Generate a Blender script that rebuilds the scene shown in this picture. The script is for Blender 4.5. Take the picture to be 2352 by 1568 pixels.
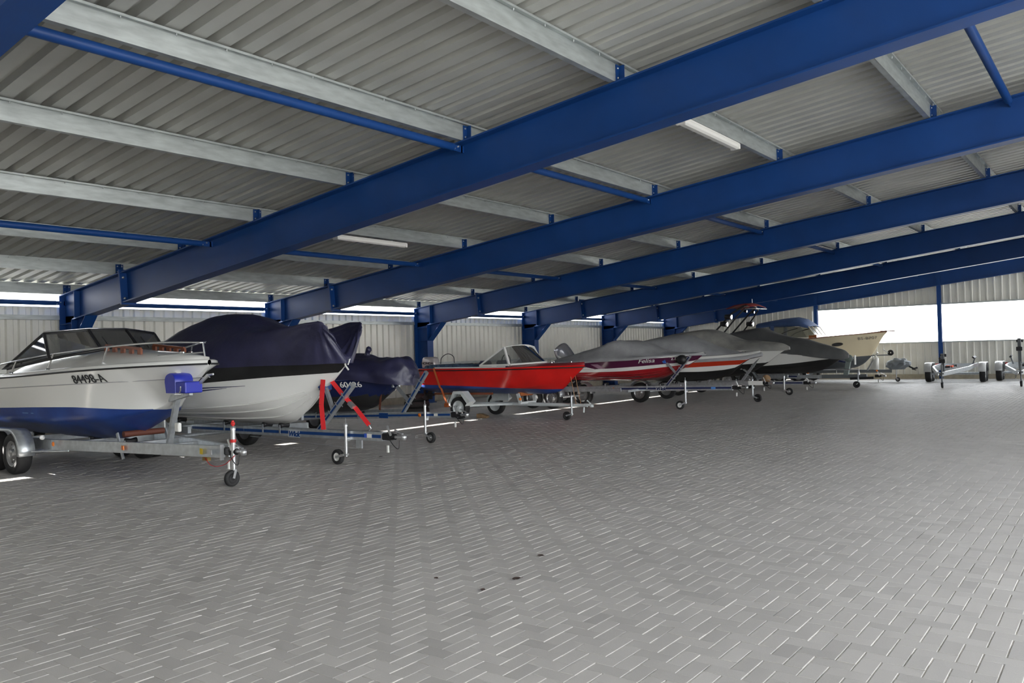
import bpy, bmesh, math, random
import numpy as np
from mathutils import Vector, Matrix
from math import sin, cos, pi, radians as rad, atan2, hypot

for o in list(bpy.data.objects):
    bpy.data.objects.remove(o)
scn = bpy.context.scene
rng = random.Random(7)

# ---------------------------------------------------------------- camera
CAM = Vector((19.3324, -8.0552, 1.6198))
YAW, PITCH, ROLL, FPX = 0.6530, 0.0131, -0.0271, 1862.61
_f = Vector((-sin(YAW)*cos(PITCH), cos(YAW)*cos(PITCH), sin(PITCH)))
_r0 = Vector((cos(YAW), sin(YAW), 0)); _u0 = _r0.cross(_f)
_r = cos(ROLL)*_r0 + sin(ROLL)*_u0; _u = -sin(ROLL)*_r0 + cos(ROLL)*_u0
cam_data = bpy.data.cameras.new('camera'); cam = bpy.data.objects.new('camera', cam_data)
scn.collection.objects.link(cam)
cam.matrix_world = Matrix(((_r.x, _u.x, -_f.x, CAM.x), (_r.y, _u.y, -_f.y, CAM.y), (_r.z, _u.z, -_f.z, CAM.z), (0, 0, 0, 1)))
cam_data.sensor_width = 36.0; cam_data.sensor_fit = 'HORIZONTAL'
cam_data.lens = 36.0*FPX/2352.0
cam_data.clip_start = 0.05; cam_data.clip_end = 400
scn.camera = cam

# ---------------------------------------------------------------- world, sun, exposure
world = bpy.data.worlds.new('sky'); scn.world = world; world.use_nodes = True
_wn = world.node_tree; _wn.nodes.clear()
_bg = _wn.nodes.new('ShaderNodeBackground'); _wo = _wn.nodes.new('ShaderNodeOutputWorld')
_tc = _wn.nodes.new('ShaderNodeTexCoord'); _sx = _wn.nodes.new('ShaderNodeSeparateXYZ')
_cr = _wn.nodes.new('ShaderNodeValToRGB')
_wn.links.new(_tc.outputs['Generated'], _sx.inputs[0]); _wn.links.new(_sx.outputs['Z'], _cr.inputs[0])
_cr.color_ramp.elements[0].color = (1.0, 1.0, 1.0, 1); _cr.color_ramp.elements[1].position = 0.9
_cr.color_ramp.elements[1].color = (0.80, 0.90, 1.0, 1)
_wn.links.new(_cr.outputs[0], _bg.inputs['Color']); _bg.inputs['Strength'].default_value = 4.6
_wn.links.new(_bg.outputs[0], _wo.inputs[0])
sun_data = bpy.data.lights.new('sun', 'SUN'); sun_data.energy = 26.0; sun_data.angle = rad(0.53); sun_data.color = (1.0, 0.96, 0.9)
sun = bpy.data.objects.new('sun', sun_data); scn.collection.objects.link(sun)
sun.rotation_euler = Vector((1.0, 0.10, -0.447)).to_track_quat('-Z', 'Y').to_euler()
scn.view_settings.view_transform = 'Standard'; scn.view_settings.look = 'None'
scn.view_settings.gamma = 1.0; scn.view_settings.use_curve_mapping = False
scn.view_settings.exposure = 0.95
scn.cycles.max_bounces = 10; scn.cycles.diffuse_bounces = 6; scn.cycles.glossy_bounces = 4
scn.cycles.transmission_bounces = 6; scn.cycles.transparent_max_bounces = 12
scn.cycles.sample_clamp_indirect = 6.0
scn.cycles.use_denoising = True

# ---------------------------------------------------------------- materials
MATS = {}
def mat(name, col, rough=0.5, metal=0.0, var=0.0, vs=8.0, bump=0.0, bs=40.0, coat=0.0, col2=None, alpha=None, stretch=None, spec=0.5, cut=None):
    if name in MATS: return MATS[name]
    m = bpy.data.materials.new(name); m.use_nodes = True; nt = m.node_tree
    b = nt.nodes['Principled BSDF']
    b.inputs['Base Color'].default_value = (*col, 1); b.inputs['Roughness'].default_value = rough
    b.inputs['Metallic'].default_value = metal; b.inputs['Coat Weight'].default_value = coat
    b.inputs['Specular IOR Level'].default_value = spec
    if var or col2 or bump:
        tc = nt.nodes.new('ShaderNodeTexCoord'); mp = nt.nodes.new('ShaderNodeMapping')
        nt.links.new(tc.outputs['Object'], mp.inputs[0])
        if stretch: mp.inputs['Scale'].default_value = stretch
    if var or col2:
        n = nt.nodes.new('ShaderNodeTexNoise'); n.inputs['Scale'].default_value = vs; n.inputs['Detail'].default_value = 6
        nt.links.new(mp.outputs[0], n.inputs[0])
        r = nt.nodes.new('ShaderNodeValToRGB')
        a = tuple(c*(1-var) for c in col); z = col2 or tuple(min(1, c*(1+var)) for c in col)
        r.color_ramp.elements[0].position, r.color_ramp.elements[1].position = cut or (0.3, 0.7)
        r.color_ramp.elements[0].color = (*a, 1); r.color_ramp.elements[1].color = (*z, 1)
        nt.links.new(n.outputs[0], r.inputs[0]); nt.links.new(r.outputs[0], b.inputs['Base Color'])
    if bump:
        n2 = nt.nodes.new('ShaderNodeTexNoise'); n2.inputs['Scale'].default_value = bs; n2.inputs['Detail'].default_value = 4
        nt.links.new(mp.outputs[0], n2.inputs[0])
        bp = nt.nodes.new('ShaderNodeBump'); bp.inputs['Strength'].default_value = bump; bp.inputs['Distance'].default_value = 0.02
        nt.links.new(n2.outputs[0], bp.inputs['Height']); nt.links.new(bp.outputs[0], b.inputs['Normal'])
    if alpha is not None: b.inputs['Alpha'].default_value = alpha
    MATS[name] = m; return m
def glass(name, col=(0.8, 0.85, 0.85), a=0.35, rough=0.03):
    """thin tinted pane: part see-through, part glossy"""
    if name in MATS: return MATS[name]
    m = bpy.data.materials.new(name); m.use_nodes = True; nt = m.node_tree; nt.nodes.clear()
    o = nt.nodes.new('ShaderNodeOutputMaterial'); t = nt.nodes.new('ShaderNodeBsdfTransparent'); g = nt.nodes.new('ShaderNodeBsdfGlossy')
    d = nt.nodes.new('ShaderNodeBsdfDiffuse'); x = nt.nodes.new('ShaderNodeMixShader'); y = nt.nodes.new('ShaderNodeMixShader')
    f = nt.nodes.new('ShaderNodeFresnel'); f.inputs[0].default_value = 1.5
    t.inputs[0].default_value = (*col, 1); g.inputs[1].default_value = rough; d.inputs[0].default_value = (*(c*0.35 for c in col), 1)
    x.inputs[0].default_value = a; nt.links.new(t.outputs[0], x.inputs[1]); nt.links.new(d.outputs[0], x.inputs[2])
    nt.links.new(f.outputs[0], y.inputs[0]); nt.links.new(x.outputs[0], y.inputs[1]); nt.links.new(g.outputs[0], y.inputs[2])
    nt.links.new(y.outputs[0], o.inputs[0]); MATS[name] = m; return m

BLUE = mat("blue_steel_paint", (0.006, 0.048, 0.200), 0.45, var=0.10, vs=1.5, spec=0.35)
GALV = mat('galvanised_steel', (0.50, 0.53, 0.52), 0.42, 0.55, var=0.16, vs=9, stretch=(0.4, 0.4, 2.0))
GALVB = mat('galvanised_trailer_steel', (0.52, 0.55, 0.57), 0.34, 0.7, var=0.14, vs=14)
ROOF = mat('roof_sheet_coating', (0.47, 0.47, 0.44), 0.46, 0.15, var=0.10, vs=1.2)
CLAD = mat('wall_sheet_coating', (0.74, 0.73, 0.67), 0.42, 0.15, var=0.06, vs=1.5)
CONC = mat('concrete', (0.42, 0.38, 0.30), 0.9, var=0.15, vs=5, bump=0.2)
CHROME = mat('chrome', (0.75, 0.76, 0.78), 0.12, 1.0)
STEELW = mat('zinc_bright', (0.62, 0.63, 0.64), 0.3, 0.85)
RUB = mat('tyre_rubber', (0.018, 0.018, 0.019), 0.75, var=0.2, vs=20)
BLACK = mat('black_plastic', (0.012, 0.012, 0.014), 0.5)
GWHITE = mat('gelcoat_white', (0.80, 0.80, 0.77), 0.16, coat=0.4)
REDP = mat('red_plastic', (0.55, 0.02, 0.02), 0.4)
ORANGE = mat('orange_reflector', (0.85, 0.22, 0.02), 0.35)
SBLUE = mat("blue_steel_paint", (0.006, 0.048, 0.200), 0.45, var=0.10, vs=1.5, spec=0.35)
NAVYS = mat('trailer_stripe_navy', (0.012, 0.02, 0.09), 0.4)

# ---------------------------------------------------------------- mesh builder
def V(*a): return Vector(a)
def frame_of(d):
    d = Vector(d).normalized()
    ref = Vector((0, 0, 1)) if abs(d.z) < 0.95 else Vector((1, 0, 0))
    s = d.cross(ref).normalized(); return d, s, s.cross(d).normalized()
class MB:
    def __init__(s): s.v = []; s.f = []; s.m = []; s.sm = []
    def add(s, vs, fs, mi=0, smooth=False):
        b = len(s.v); s.v += [tuple(v) for v in vs]
        for f in fs: s.f.append(tuple(b+i for i in f)); s.m.append(mi); s.sm.append(smooth)
        return s
    def box(s, c, d, mi=0, M=None, bev=0.0):
        x, y, z = d[0]/2, d[1]/2, d[2]/2
        if bev > 0:
            e = bev; vs = []
            P = [(sx, sy, sz) for sx in (-1, 1) for sy in (-1, 1) for sz in (-1, 1)]
            bm = bmesh.new(); bmesh.ops.create_cube(bm, size=1.0)
            for v in bm.verts: v.co = Vector((v.co.x*d[0], v.co.y*d[1], v.co.z*d[2]))
            bmesh.ops.bevel(bm, geom=bm.edges[:], offset=e, segments=2, affect='EDGES')
            bm.verts.ensure_lookup_table(); vs = [v.co.copy() for v in bm.verts]; fs = [[v.index for v in f.verts] for f in bm.faces]; bm.free()
        else:
            vs = [V(a*x, b*y, cc*z) for a in (-1, 1) for b in (-1, 1) for cc in (-1, 1)]
            fs = [(0, 1, 3, 2), (4, 6, 7, 5), (0, 4, 5, 1), (2, 3, 7, 6), (0, 2, 6, 4), (1, 5, 7, 3)]
        if M: vs = [M @ v for v in vs]
        return s.add([v+Vector(c) for v in vs], fs, mi)
    def bar(s, p, q, w, h, mi=0, up=None):
        """square bar from p to q, w sideways, h in the up direction"""
        p, q = Vector(p), Vector(q); d, a, b = frame_of(q-p)
        if up is not None:
            a = d.cross(Vector(up)).normalized(); b = a.cross(d).normalized()
        vs = [o + a*(i*w/2) + b*(j*h/2) for o in (p, q) for i, j in ((-1, -1), (1, -1), (1, 1), (-1, 1))]
        return s.add(vs, [(3, 2, 1, 0), (4, 5, 6, 7), (0, 1, 5, 4), (1, 2, 6, 5), (2, 3, 7, 6), (3, 0, 4, 7)], mi)
    def tube(s, pts, r, n=10, mi=0, cap=True, closed=False):
        pts = [Vector(p) for p in pts]; N = len(pts); rs = r if isinstance(r, (list, tuple)) else [r]*N
        vs = []; pa = None
        for i, p in enumerate(pts):
            d = (pts[(i+1) % N]-pts[i-1]) if closed else pts[min(i+1, N-1)]-pts[max(i-1, 0)]
            d, a, b = frame_of(d)
            if pa is not None:
                a = (pa - d*pa.dot(d)).normalized(); b = a.cross(d)
            pa = a
            vs += [p + (a*cos(2*pi*k/n)+b*sin(2*pi*k/n))*rs[i] for k in range(n)]
        fs = []
        for i in range(N if closed else N-1):
            j = (i+1) % N
            for k in range(n): fs.append((i*n+k, i*n+(k+1) % n, j*n+(k+1) % n, j*n+k))
        s.add(vs, fs, mi, True)
        if cap and not closed: s.add(vs[:n], [tuple(range(n))[::-1]], mi); s.add(vs[-n:], [tuple(range(n))], mi)
        return s
    def lathe(s, prof, c=(0, 0, 0), axis=(0, 0, 1), n=24, mi=0, smooth=True):
        """prof: (radius, height) along axis"""
        d, a, b = frame_of(axis); c = Vector(c); vs = []
        for r, h in prof: vs += [c + d*h + (a*cos(2*pi*k/n)+b*sin(2*pi*k/n))*r for k in range(n)]
        fs = []
        for i in range(len(prof)-1):
            for k in range(n): fs.append((i*n+k, i*n+(k+1) % n, (i+1)*n+(k+1) % n, (i+1)*n+k))
        return s.add(vs, fs, mi, smooth)
    def prism(s, poly, t, mi=0):
        """poly: 3-d outline, t: extrusion vector"""
        P = [Vector(p) for p in poly]; t = Vector(t); n = len(P)
        vs = P+[p+t for p in P]
        return s.add(vs, [tuple(range(n))[::-1], tuple(range(n, 2*n))]+[(i, (i+1) % n, n+(i+1) % n, n+i) for i in range(n)], mi)
    def loft(s, rows, mi=0, smooth=True, closed=False, mats=None):
        n = len(rows[0]); vs = [p for r in rows for p in r]; m = n if closed else n-1
        base = len(s.v); s.v += [tuple(v) for v in vs]
        for i in range(len(rows)-1):
            for k in range(m):
                s.f.append((base+i*n+k, base+i*n+(k+1) % n, base+(i+1)*n+(k+1) % n, base+(i+1)*n+k))
                s.m.append(mats[k] if mats else mi); s.sm.append(smooth)
        return s
    def build(s, name, mats, parent=None, loc=None, rot=None, merge=False):
        me = bpy.data.meshes.new(name); me.from_pydata(s.v, [], s.f)
        for x in (mats if isinstance(mats, (list, tuple)) else [mats]): me.materials.append(x)
        me.polygons.foreach_set('material_index', s.m); me.polygons.foreach_set('use_smooth', s.sm)
        bm = bmesh.new(); bm.from_mesh(me)
        if merge: bmesh.ops.remove_doubles(bm, verts=bm.verts, dist=1e-4)
        bmesh.ops.recalc_face_normals(bm, faces=bm.faces); bm.to_mesh(me); bm.free()
        me.update()
        return link(name, me, parent, loc, rot)
def link(name, data, parent=None, loc=None, rot=None):
    o = bpy.data.objects.new(name, data); scn.collection.objects.link(o)
    if parent: o.parent = parent
    if loc is not None: o.location = loc
    if rot is not None: o.rotation_euler = rot
    return o
def tag(o, label=None, cat=None, group=None, kind=None):
    for k, v in (('label', label), ('category', cat), ('group', group), ('kind', kind)):
        if v: o[k] = v
    return o
def thing(name, label, cat, loc=(0, 0, 0), rz=0.0, group=None, kind=None):
    return tag(link(name, None, None, loc, (0, 0, rz)), label, cat, group, kind)
def bevel(o, w=0.01, seg=2):
    m = o.modifiers.new('bevel', 'BEVEL'); m.width = w; m.segments = seg; m.limit_method = 'ANGLE'; return o
def text(name, body, size, parent, M, material, depth=0.002, shear=0.0, sx=1.0, bold=0.0, spacing=1.0):
    c = bpy.data.curves.new(name, 'FONT'); c.body = body; c.size = size; c.extrude = depth; c.shear = shear; c.offset = bold
    c.align_x = 'CENTER'; c.align_y = 'CENTER'; c.space_character = spacing
    o = bpy.data.objects.new(name, c); scn.collection.objects.link(o)
    bpy.context.view_layer.update()
    me = bpy.data.meshes.new_from_object(o); bpy.data.objects.remove(o)
    me.materials.append(material)
    o = link(name, me, parent); o.matrix_local = M @ Matrix.Diagonal((sx, 1, 1, 1)); return o
def face_mat(pos, xdir, updir):
    """matrix putting flat text at pos, reading along xdir, its top towards updir"""
    x = Vector(xdir).normalized(); n = x.cross(Vector(updir)).normalized(); y = n.cross(x)
    return Matrix(((x.x, y.x, n.x, pos[0]), (x.y, y.y, n.y, pos[1]), (x.z, y.z, n.z, pos[2]), (0, 0, 0, 1)))
ORD = ['first', 'second', 'third', 'fourth', 'fifth', 'sixth', 'seventh', 'eighth', 'ninth', 'tenth', 'eleventh', 'twelfth']
# ================================================================ the shed
FY = [-5.82, 0.326, 5.825, 11.783, 17.895, 24.026, 30.215]     # near face of each steel frame
FL = 0.277                                                      # flange width
ZE, ZB, SL = 3.1833, 2.5372, 0.1105                             # top / bottom of rafter at x = 0, roof slope
XH, YF, YB = 26.0, -11.9, 30.55                                 # open high side, front gable, back gable
def ztop(x): return ZE + SL*x
# ---- floor of herringbone pavers
U = 0.1; PX0, PY0 = 18.3773-U, -3.6634-U
SAND = mat('joint_sand', (0.66, 0.62, 0.58), 0.8, var=0.18, vs=40)
GRND = mat('outdoor_paving', (0.46, 0.45, 0.42), 0.9, var=0.12, vs=0.8)
PAV = bpy.data.materials.new('concrete_paver'); PAV.use_nodes = True
def _pav():
    nt = PAV.node_tree; b = nt.nodes['Principled BSDF']; b.inputs['Roughness'].default_value = 0.50; b.inputs['Specular IOR Level'].default_value = 0.5
    at = nt.nodes.new('ShaderNodeAttribute'); at.attribute_name = 'shade'
    ge = nt.nodes.new('ShaderNodeNewGeometry')
    n1 = nt.nodes.new('ShaderNodeTexNoise'); n1.inputs['Scale'].default_value = 0.45; n1.inputs['Detail'].default_value = 4
    n2 = nt.nodes.new('ShaderNodeTexNoise'); n2.inputs['Scale'].default_value = 260; n2.inputs['Detail'].default_value = 2
    nt.links.new(ge.outputs['Position'], n1.inputs[0]); nt.links.new(ge.outputs['Position'], n2.inputs[0])
    def mth(op, a, c, cl=False):
        m = nt.nodes.new('ShaderNodeMath'); m.operation = op
        for i, q in ((0, a), (1, c)):
            if isinstance(q, (int, float)): m.inputs[i].default_value = q
            else: nt.links.new(q, m.inputs[i])
        return m.outputs[0]
    s1 = mth('ADD', mth('MULTIPLY', n1.outputs[0], 0.30), 0.85)
    s2 = mth('ADD', mth('MULTIPLY', n2.outputs[0], 0.36), 0.82)
    f = mth('MULTIPLY', mth('MULTIPLY', s1, s2), at.outputs['Fac'])
    mx = nt.nodes.new('ShaderNodeMix'); mx.data_type = 'RGBA'; mx.blend_type = 'MULTIPLY'; mx.inputs[0].default_value = 1
    mx.inputs[6].default_value = (0.430, 0.410, 0.392, 1); nt.links.new(f, mx.inputs[7]); nt.links.new(mx.outputs[2], b.inputs['Base Color'])
    bp = nt.nodes.new('ShaderNodeBump'); bp.inputs['Strength'].default_value = 0.25; bp.inputs['Distance'].default_value = 0.004
    nt.links.new(n2.outputs[0], bp.inputs['Height']); nt.links.new(bp.outputs[0], b.inputs['Normal'])
_pav()
floor = MB().box((13, 9.3, -0.1045), (27.4, 43.6, 0.2)).build('floor', SAND)
tag(floor, 'grey concrete paved floor laid in herringbone', 'floor', kind='structure')
gr = MB().box((20, 20, -0.30), (220, 220, 0.2)).build('ground', GRND); tag(gr, 'pale ground outside the shed', 'ground', kind='structure')
def paver_geo(L, W):
    """flat top with narrow chamfers; wide joints beside it in x, tight ones in y"""
    gx, gy, c, h = 0.0034, 0.0007, 0.0022, 0.014
    a, b = L/2-gx, W/2-gy
    ring = lambda x, y, z: [(-x, -y, z), (x, -y, z), (x, y, z), (-x, y, z)]
    vs = ring(a-c, b-c, 0)+ring(a, b, -c*0.8)+ring(a, b, -h)
    fs = [(0, 1, 2, 3)]+[(4+i, 4+(i+1) % 4, (i+1) % 4, i) for i in range(4)]+[(8+i, 8+(i+1) % 4, 4+(i+1) % 4, 4+i) for i in range(4)]
    return np.array(vs), fs
def lay_floor():
    i0, i1 = int((-0.4-PX0)/U)-1, int((XH-PX0)/U)+1; j0, j1 = int((-12-PY0)/U)-1, int((30.1-PY0)/U)+1
    I, J = np.meshgrid(np.arange(i0, i1), np.arange(j0, j1), indexing='ij'); K = (I+J) % 4
    items = []
    for k, o in ((0, 0), (2, 1)):
        ii, jj = I[K == k], J[K == k]
        cx = PX0+U*(ii+(1.0 if o == 0 else 0.5)); cy = PY0+U*(jj+(0.5 if o == 0 else 1.0))
        items.append(np.c_[cx, cy, np.full(len(cx), o)])
    A = np.vstack(items)
    d = A[:, :2]-np.array([CAM.x, CAM.y]); P = np.c_[d, np.full(len(d), -CAM.z)]
    z = P @ np.array(_f); x = (P @ np.array(_r))/np.maximum(z, 1e-3)*FPX; y = (P @ np.array(_u))/np.maximum(z, 1e-3)*FPX
    vis = (z > 1) & (abs(x) < 1330) & (abs(y) < 930) & (A[:, 0] > -0.1) & (A[:, 0] < XH)
    # a margin beside the frame, for a camera a step aside
    near = (z > 0.5) & (z < 16) & (abs(x) < 2400) & (y > -2400)
    inside = (z > 1) & (abs(x) < 1176) & (abs(y) < 784)
    area = np.where(inside, 1.0/np.maximum(z, .1)**3, 0)
    top = np.argsort(-area)[:300]; ist = np.zeros(len(A), bool); ist[top] = True
    rs = np.random.RandomState(3)
    sh = np.clip(rs.normal(1.0, 0.05, len(A)), 0.75, 1.25)
    dz = rs.normal(0, 0.0008, len(A)); tx = rs.normal(0, 0.0016, len(A)); ty = rs.normal(0, 0.0016, len(A))
    variants = {}
    lo, fs = paver_geo(0.2, 0.1); sw, _ = paver_geo(0.1, 0.2); m = len(lo)
    for o, vs in ((0, lo), (1, sw)):
        for q in range(8):
            me = bpy.data.meshes.new('paver'); me.from_pydata([tuple(v) for v in vs], [], fs); me.materials.append(PAV)
            at = me.attributes.new('shade', 'FLOAT', 'POINT'); at.data.foreach_set('value', [0.86+0.04*q]*m); me.update(); variants[o, q] = me
    for t in top:
        q = int(np.clip(round((sh[t]-0.86)/0.04), 0, 7))
        link('paver', variants[int(A[t, 2]), q], floor, (A[t, 0], A[t, 1], dz[t]), (tx[t], ty[t], 0))
    rest = np.where((vis | near) & ~ist)[0]
    R = A[rest]; n = len(R)
    X = np.empty((n, m, 3))
    rot = R[:, 2] == 1
    X[:] = np.where(rot[:, None, None], sw[None], lo[None])
    X[:, :, 2] += dz[rest][:, None]+X[:, :, 1]*tx[rest][:, None]-X[:, :, 0]*ty[rest][:, None]
    X[:, :, 0] += R[:, 0][:, None]; X[:, :, 1] += R[:, 1][:, None]
    FF = np.array(fs)[None]+(np.arange(n)*m)[:, None, None]
    me = bpy.data.meshes.new('paving'); nf = n*len(fs)
    me.vertices.add(n*m); me.vertices.foreach_set('co', X.ravel())
    me.loops.add(nf*4); me.loops.foreach_set('vertex_index', FF.ravel().astype(np.int32))
    me.polygons.add(nf); me.polygons.foreach_set('loop_start', np.arange(nf, dtype=np.int32)*4)
    me.polygons.foreach_set('loop_total', np.full(nf, 4, np.int32))
    me.polygons.foreach_set('use_smooth', np.zeros(nf, bool))
    at = me.attributes.new('shade', 'FLOAT', 'POINT'); at.data.foreach_set('value', np.repeat(sh[rest], m))
    me.update(calc_edges=True); me.materials.append(PAV)
    tag(link('paving', me, floor), kind='stuff')
lay_floor()

# ---- corrugated sheet: profile along one axis, extruded along another
def sheet_profile(a0, a1, pitch, flat, top, h, phase=0.0):
    """list of (position, offset) for a trapezoid profile"""
    out = []; k = math.floor((a0-phase)/pitch)-1; sl = (pitch-flat-top)/2
    while True:
        s = phase+k*pitch
        for dx, dh in ((0, 0), (flat, 0), (flat+sl, h), (flat+sl+top, h)):
            if a0 < s+dx < a1: out.append((s+dx, dh))
        if s > a1: break
        k += 1
    return [(a0, 0)]+out+[(a1, 0)]
# roof sheets, one long panel of three ribs each
ceil = thing('ceiling', 'corrugated pale grey metal roof of the shed', 'roof', kind='structure')
RZ = 0.242                                                     # purlin depth above rafter
def roof_z(x): return ztop(x)+RZ
PITCH = 0.27
y = YF+0.1; n_sheet = 0
while y < YB:
    y2 = y+PITCH*4
    b = MB(); pr = sheet_profile(y, y2, PITCH, 0.155, 0.085, 0.085, phase=y)
    rows = [[V(x, yy, roof_z(x)+dh+0.002) for yy, dh in pr] for x in (-0.22, 8.0, 17.0, XH+0.4)]
    b.loft(rows, smooth=False); b.build('roof_sheet', ROOF, ceil)
    y = y2-0.0
# ---- purlins: Z sections along y on top of the rafters
PU0, PUD = 0.119, 2.4039
def purlin(x, i):
    z0 = ztop(x)+0.006; h = RZ-0.012; f = 0.07; t = 0.006
    b = MB(); L = YB-0.2-(YF+0.3); yc = (YB-0.2+YF+0.3)/2
    b.box((x, yc, z0+h/2), (t, L, h))
    b.box((x+f/2, yc, z0+h-t/2), (f, L, t)); b.box((x-f/2, yc, z0+t/2), (f, L, t))
    b.box((x+f, yc, z0+h-0.012), (t, L, 0.024)); b.box((x-f, yc, z0+0.012), (t, L, 0.024))
    t = thing('roof_purlin', f'galvanised roof purlin, {ORD[i]} counted up from the eaves of the left wall', 'purlin', kind='structure')
    b.build('web_and_flanges', GALV, t)
    cl = MB(); bo = MB()
    for fy in FY:
        c = MB(); yc2 = fy+0.12
        c.prism([V(x+.005, yc2-.08, z0), V(x+.005, yc2+.08, z0), V(x+.015, yc2+.08, z0), V(x+.015, yc2+.005, z0), V(x+.08, yc2+.005, z0), V(x+.08, yc2-.005, z0), V(x+.015, yc2-.005, z0), V(x+.015, yc2-.08, z0)], (0, 0, h*.9))
        k = c.build('cleat', BLUE, t)
        d = MB()
        for dy in (-0.045, 0.045):
            for dz in (0.22, 0.72): d.lathe([(0.0, 0.012), (0.013, 0.011), (0.013, 0)], (x+0.015, yc2+dy, z0+h*dz), (1, 0, 0), 8)
        d.build('bolt', STEELW, k)
    s = MB()
    yy = YF+0.5
    while yy < YB-0.5:
        s.lathe([(0.0, 0.0), (0.005, 0.0), (0.005, 0.035)], (x+0.045, yy, z0+h-0.045), (0, 0, 1), 6); yy += PITCH*2
    s.build('screw', STEELW, t)
for i in range(11): purlin(PU0+PUD*i, i)
# ---- steel frames
def steel_frame(k, fy):
    y0, y1 = fy, fy+FL; yc = (y0+y1)/2; ft = 0.022; wt = 0.014
    col = thing('steel_column', f'blue steel column on the left wall, {ORD[k]} counted from the camera end', 'column', (0, 0, 0), kind='structure')
    if True:
        zc = ZB+SL*0.6
        MB().box((0.30, yc, (zc+0.1)/2), (0.58, wt, zc+0.1)).build('web', BLUE, col)
        MB().box((0.011, yc, (ZE)/2), (ft, FL, ZE-0.01)).build('flange', BLUE, col)
        MB().box((0.59, yc, zc/2), (ft, FL, zc)).build('flange', BLUE, col)
        s = MB()
        for yy in (y0+0.066, y1-0.066): s.box((0.30, yy, 2.08), (0.56, FL/2-0.02, 0.012)); s.box((0.30, yy, 2.52), (0.56, FL/2-0.02, 0.012))
        s.build('stiffener', BLUE, col)
        g = MB(); g.prism([V(0.60, yc-wt/2, 2.08), V(1.20, yc-wt/2, ZB+SL*1.2), V(0.60, yc-wt/2, ZB+SL*0.6)], (0, wt, 0))
        g.build('gusset', BLUE, col)
        MB().bar(V(0.61, yc, 2.08), V(1.22, yc, ZB+SL*1.2), FL*0.96, 0.016, up=(-1, 0, 1)).build('haunch_flange', BLUE, col)
        MB().box((0.30, yc, 0.012), (0.70, 0.36, 0.024)).build('base_plate', BLUE, col)
    raf = thing('steel_rafter', f'blue steel rafter beam crossing overhead, {ORD[k]} counted from the camera end', 'beam', (0, 0, 0), kind='structure')
    x0, x1 = 0.0, XH-0.05
    def strip(xa, xb, za, zb2, w, name):
        b = MB(); P = []
        for x, z in ((xa, za), (xb, za), (xb, zb2), (xa, zb2)): P.append(V(x, yc-w/2, z(x)))
        b.prism(P, (0, w, 0)); return b.build(name, BLUE, raf)
    bot = lambda x: ZB+SL*x; top = lambda x: ZE+SL*x
    strip(0.02, x1, lambda x: bot(x)+0.01, lambda x: top(x)-0.01, wt, 'web')
    strip(x0, x1, lambda x: top(x)-ft, top, FL, 'flange')
    strip(0.60, x1, bot, lambda x: bot(x)+ft, FL, 'flange')
    st = MB()
    for yy in (y0+0.066, y1-0.066): st.box((0.72, yy, (ZB+ZE)/2+0.08), (0.016, FL/2-0.012, 0.60))
    st.build('stiffener', BLUE, raf)
    for xs in (2.80,):
        for s, dx in ((0, -0.014), (1, 0.016)):
            b = MB(); tl = 0.02*1.0
            P = [V(xs+dx-0.012-0.35*SL, y0-0.02, top(xs)+0.05), V(xs+dx+0.012-0.35*SL, y0-0.02, top(xs)+0.05), V(xs+dx+0.012+0.35*SL, y0-0.02, bot(xs)-0.03), V(xs+dx-0.012+0.35*SL, y0-0.02, bot(xs)-0.03)]
            b.prism(P, (0, FL+0.04, 0)); e = b.build('end_plate', BLUE, raf)
        d = MB()
        for zz in (0.10, 0.53):
            for yy in (y0+0.05, y1-0.05):
                d.lathe([(0, 0.03), (0.028, 0.028), (0.028, 0)], (xs+0.028+0.35*SL-0.7*SL*zz/0.63, yy, bot(xs)+zz), (1, 0, 0), 6)
        d.build('bolt', STEELW, e)
    return col, raf
for k, fy in enumerate(FY): steel_frame(k, fy)
# ---- round bracing tubes between the frames
BAYS = ['camera-side', 'second', 'third', 'fourth', 'fifth', 'sixth']
ROWS = [(0.07, 'at the eaves', 3.005), (5.95, 'low on the roof slope', 3.745), (12.07, 'halfway up the roof slope', 4.43), (18.0, 'high on the roof slope', 5.08)]
for k in range(6):
    for x, wd, z in ROWS:
        ya, yb = FY[k]+0.15, FY[k+1]+0.12
        t = thing('bracing_tube', f'blue round bracing tube in the {BAYS[k]} bay, {wd}', 'tube', (x, 0, z), kind='structure')
        MB().tube([(0, ya+0.10, 0), (0, yb-0.22, 0)], 0.053, 16).build('tube', BLUE, t)
        e = MB()
        for yy, s in ((ya, 1), (yb-0.20, 1)):
            e.box((0, yy+0.05, 0), (0.012, 0.26, 0.09))
        e.build('end_plate', BLUE, t)
        d = MB()
        for yy in (yb-0.16,):
            for q in (-0.02, 0.02): d.lathe([(0, 0.03), (0.013, 0.028), (0.013, -0.03)], (0, yy+q*2, q), (1, 0, 0), 6)
        d.build('bolt', STEELW, t)
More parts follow.
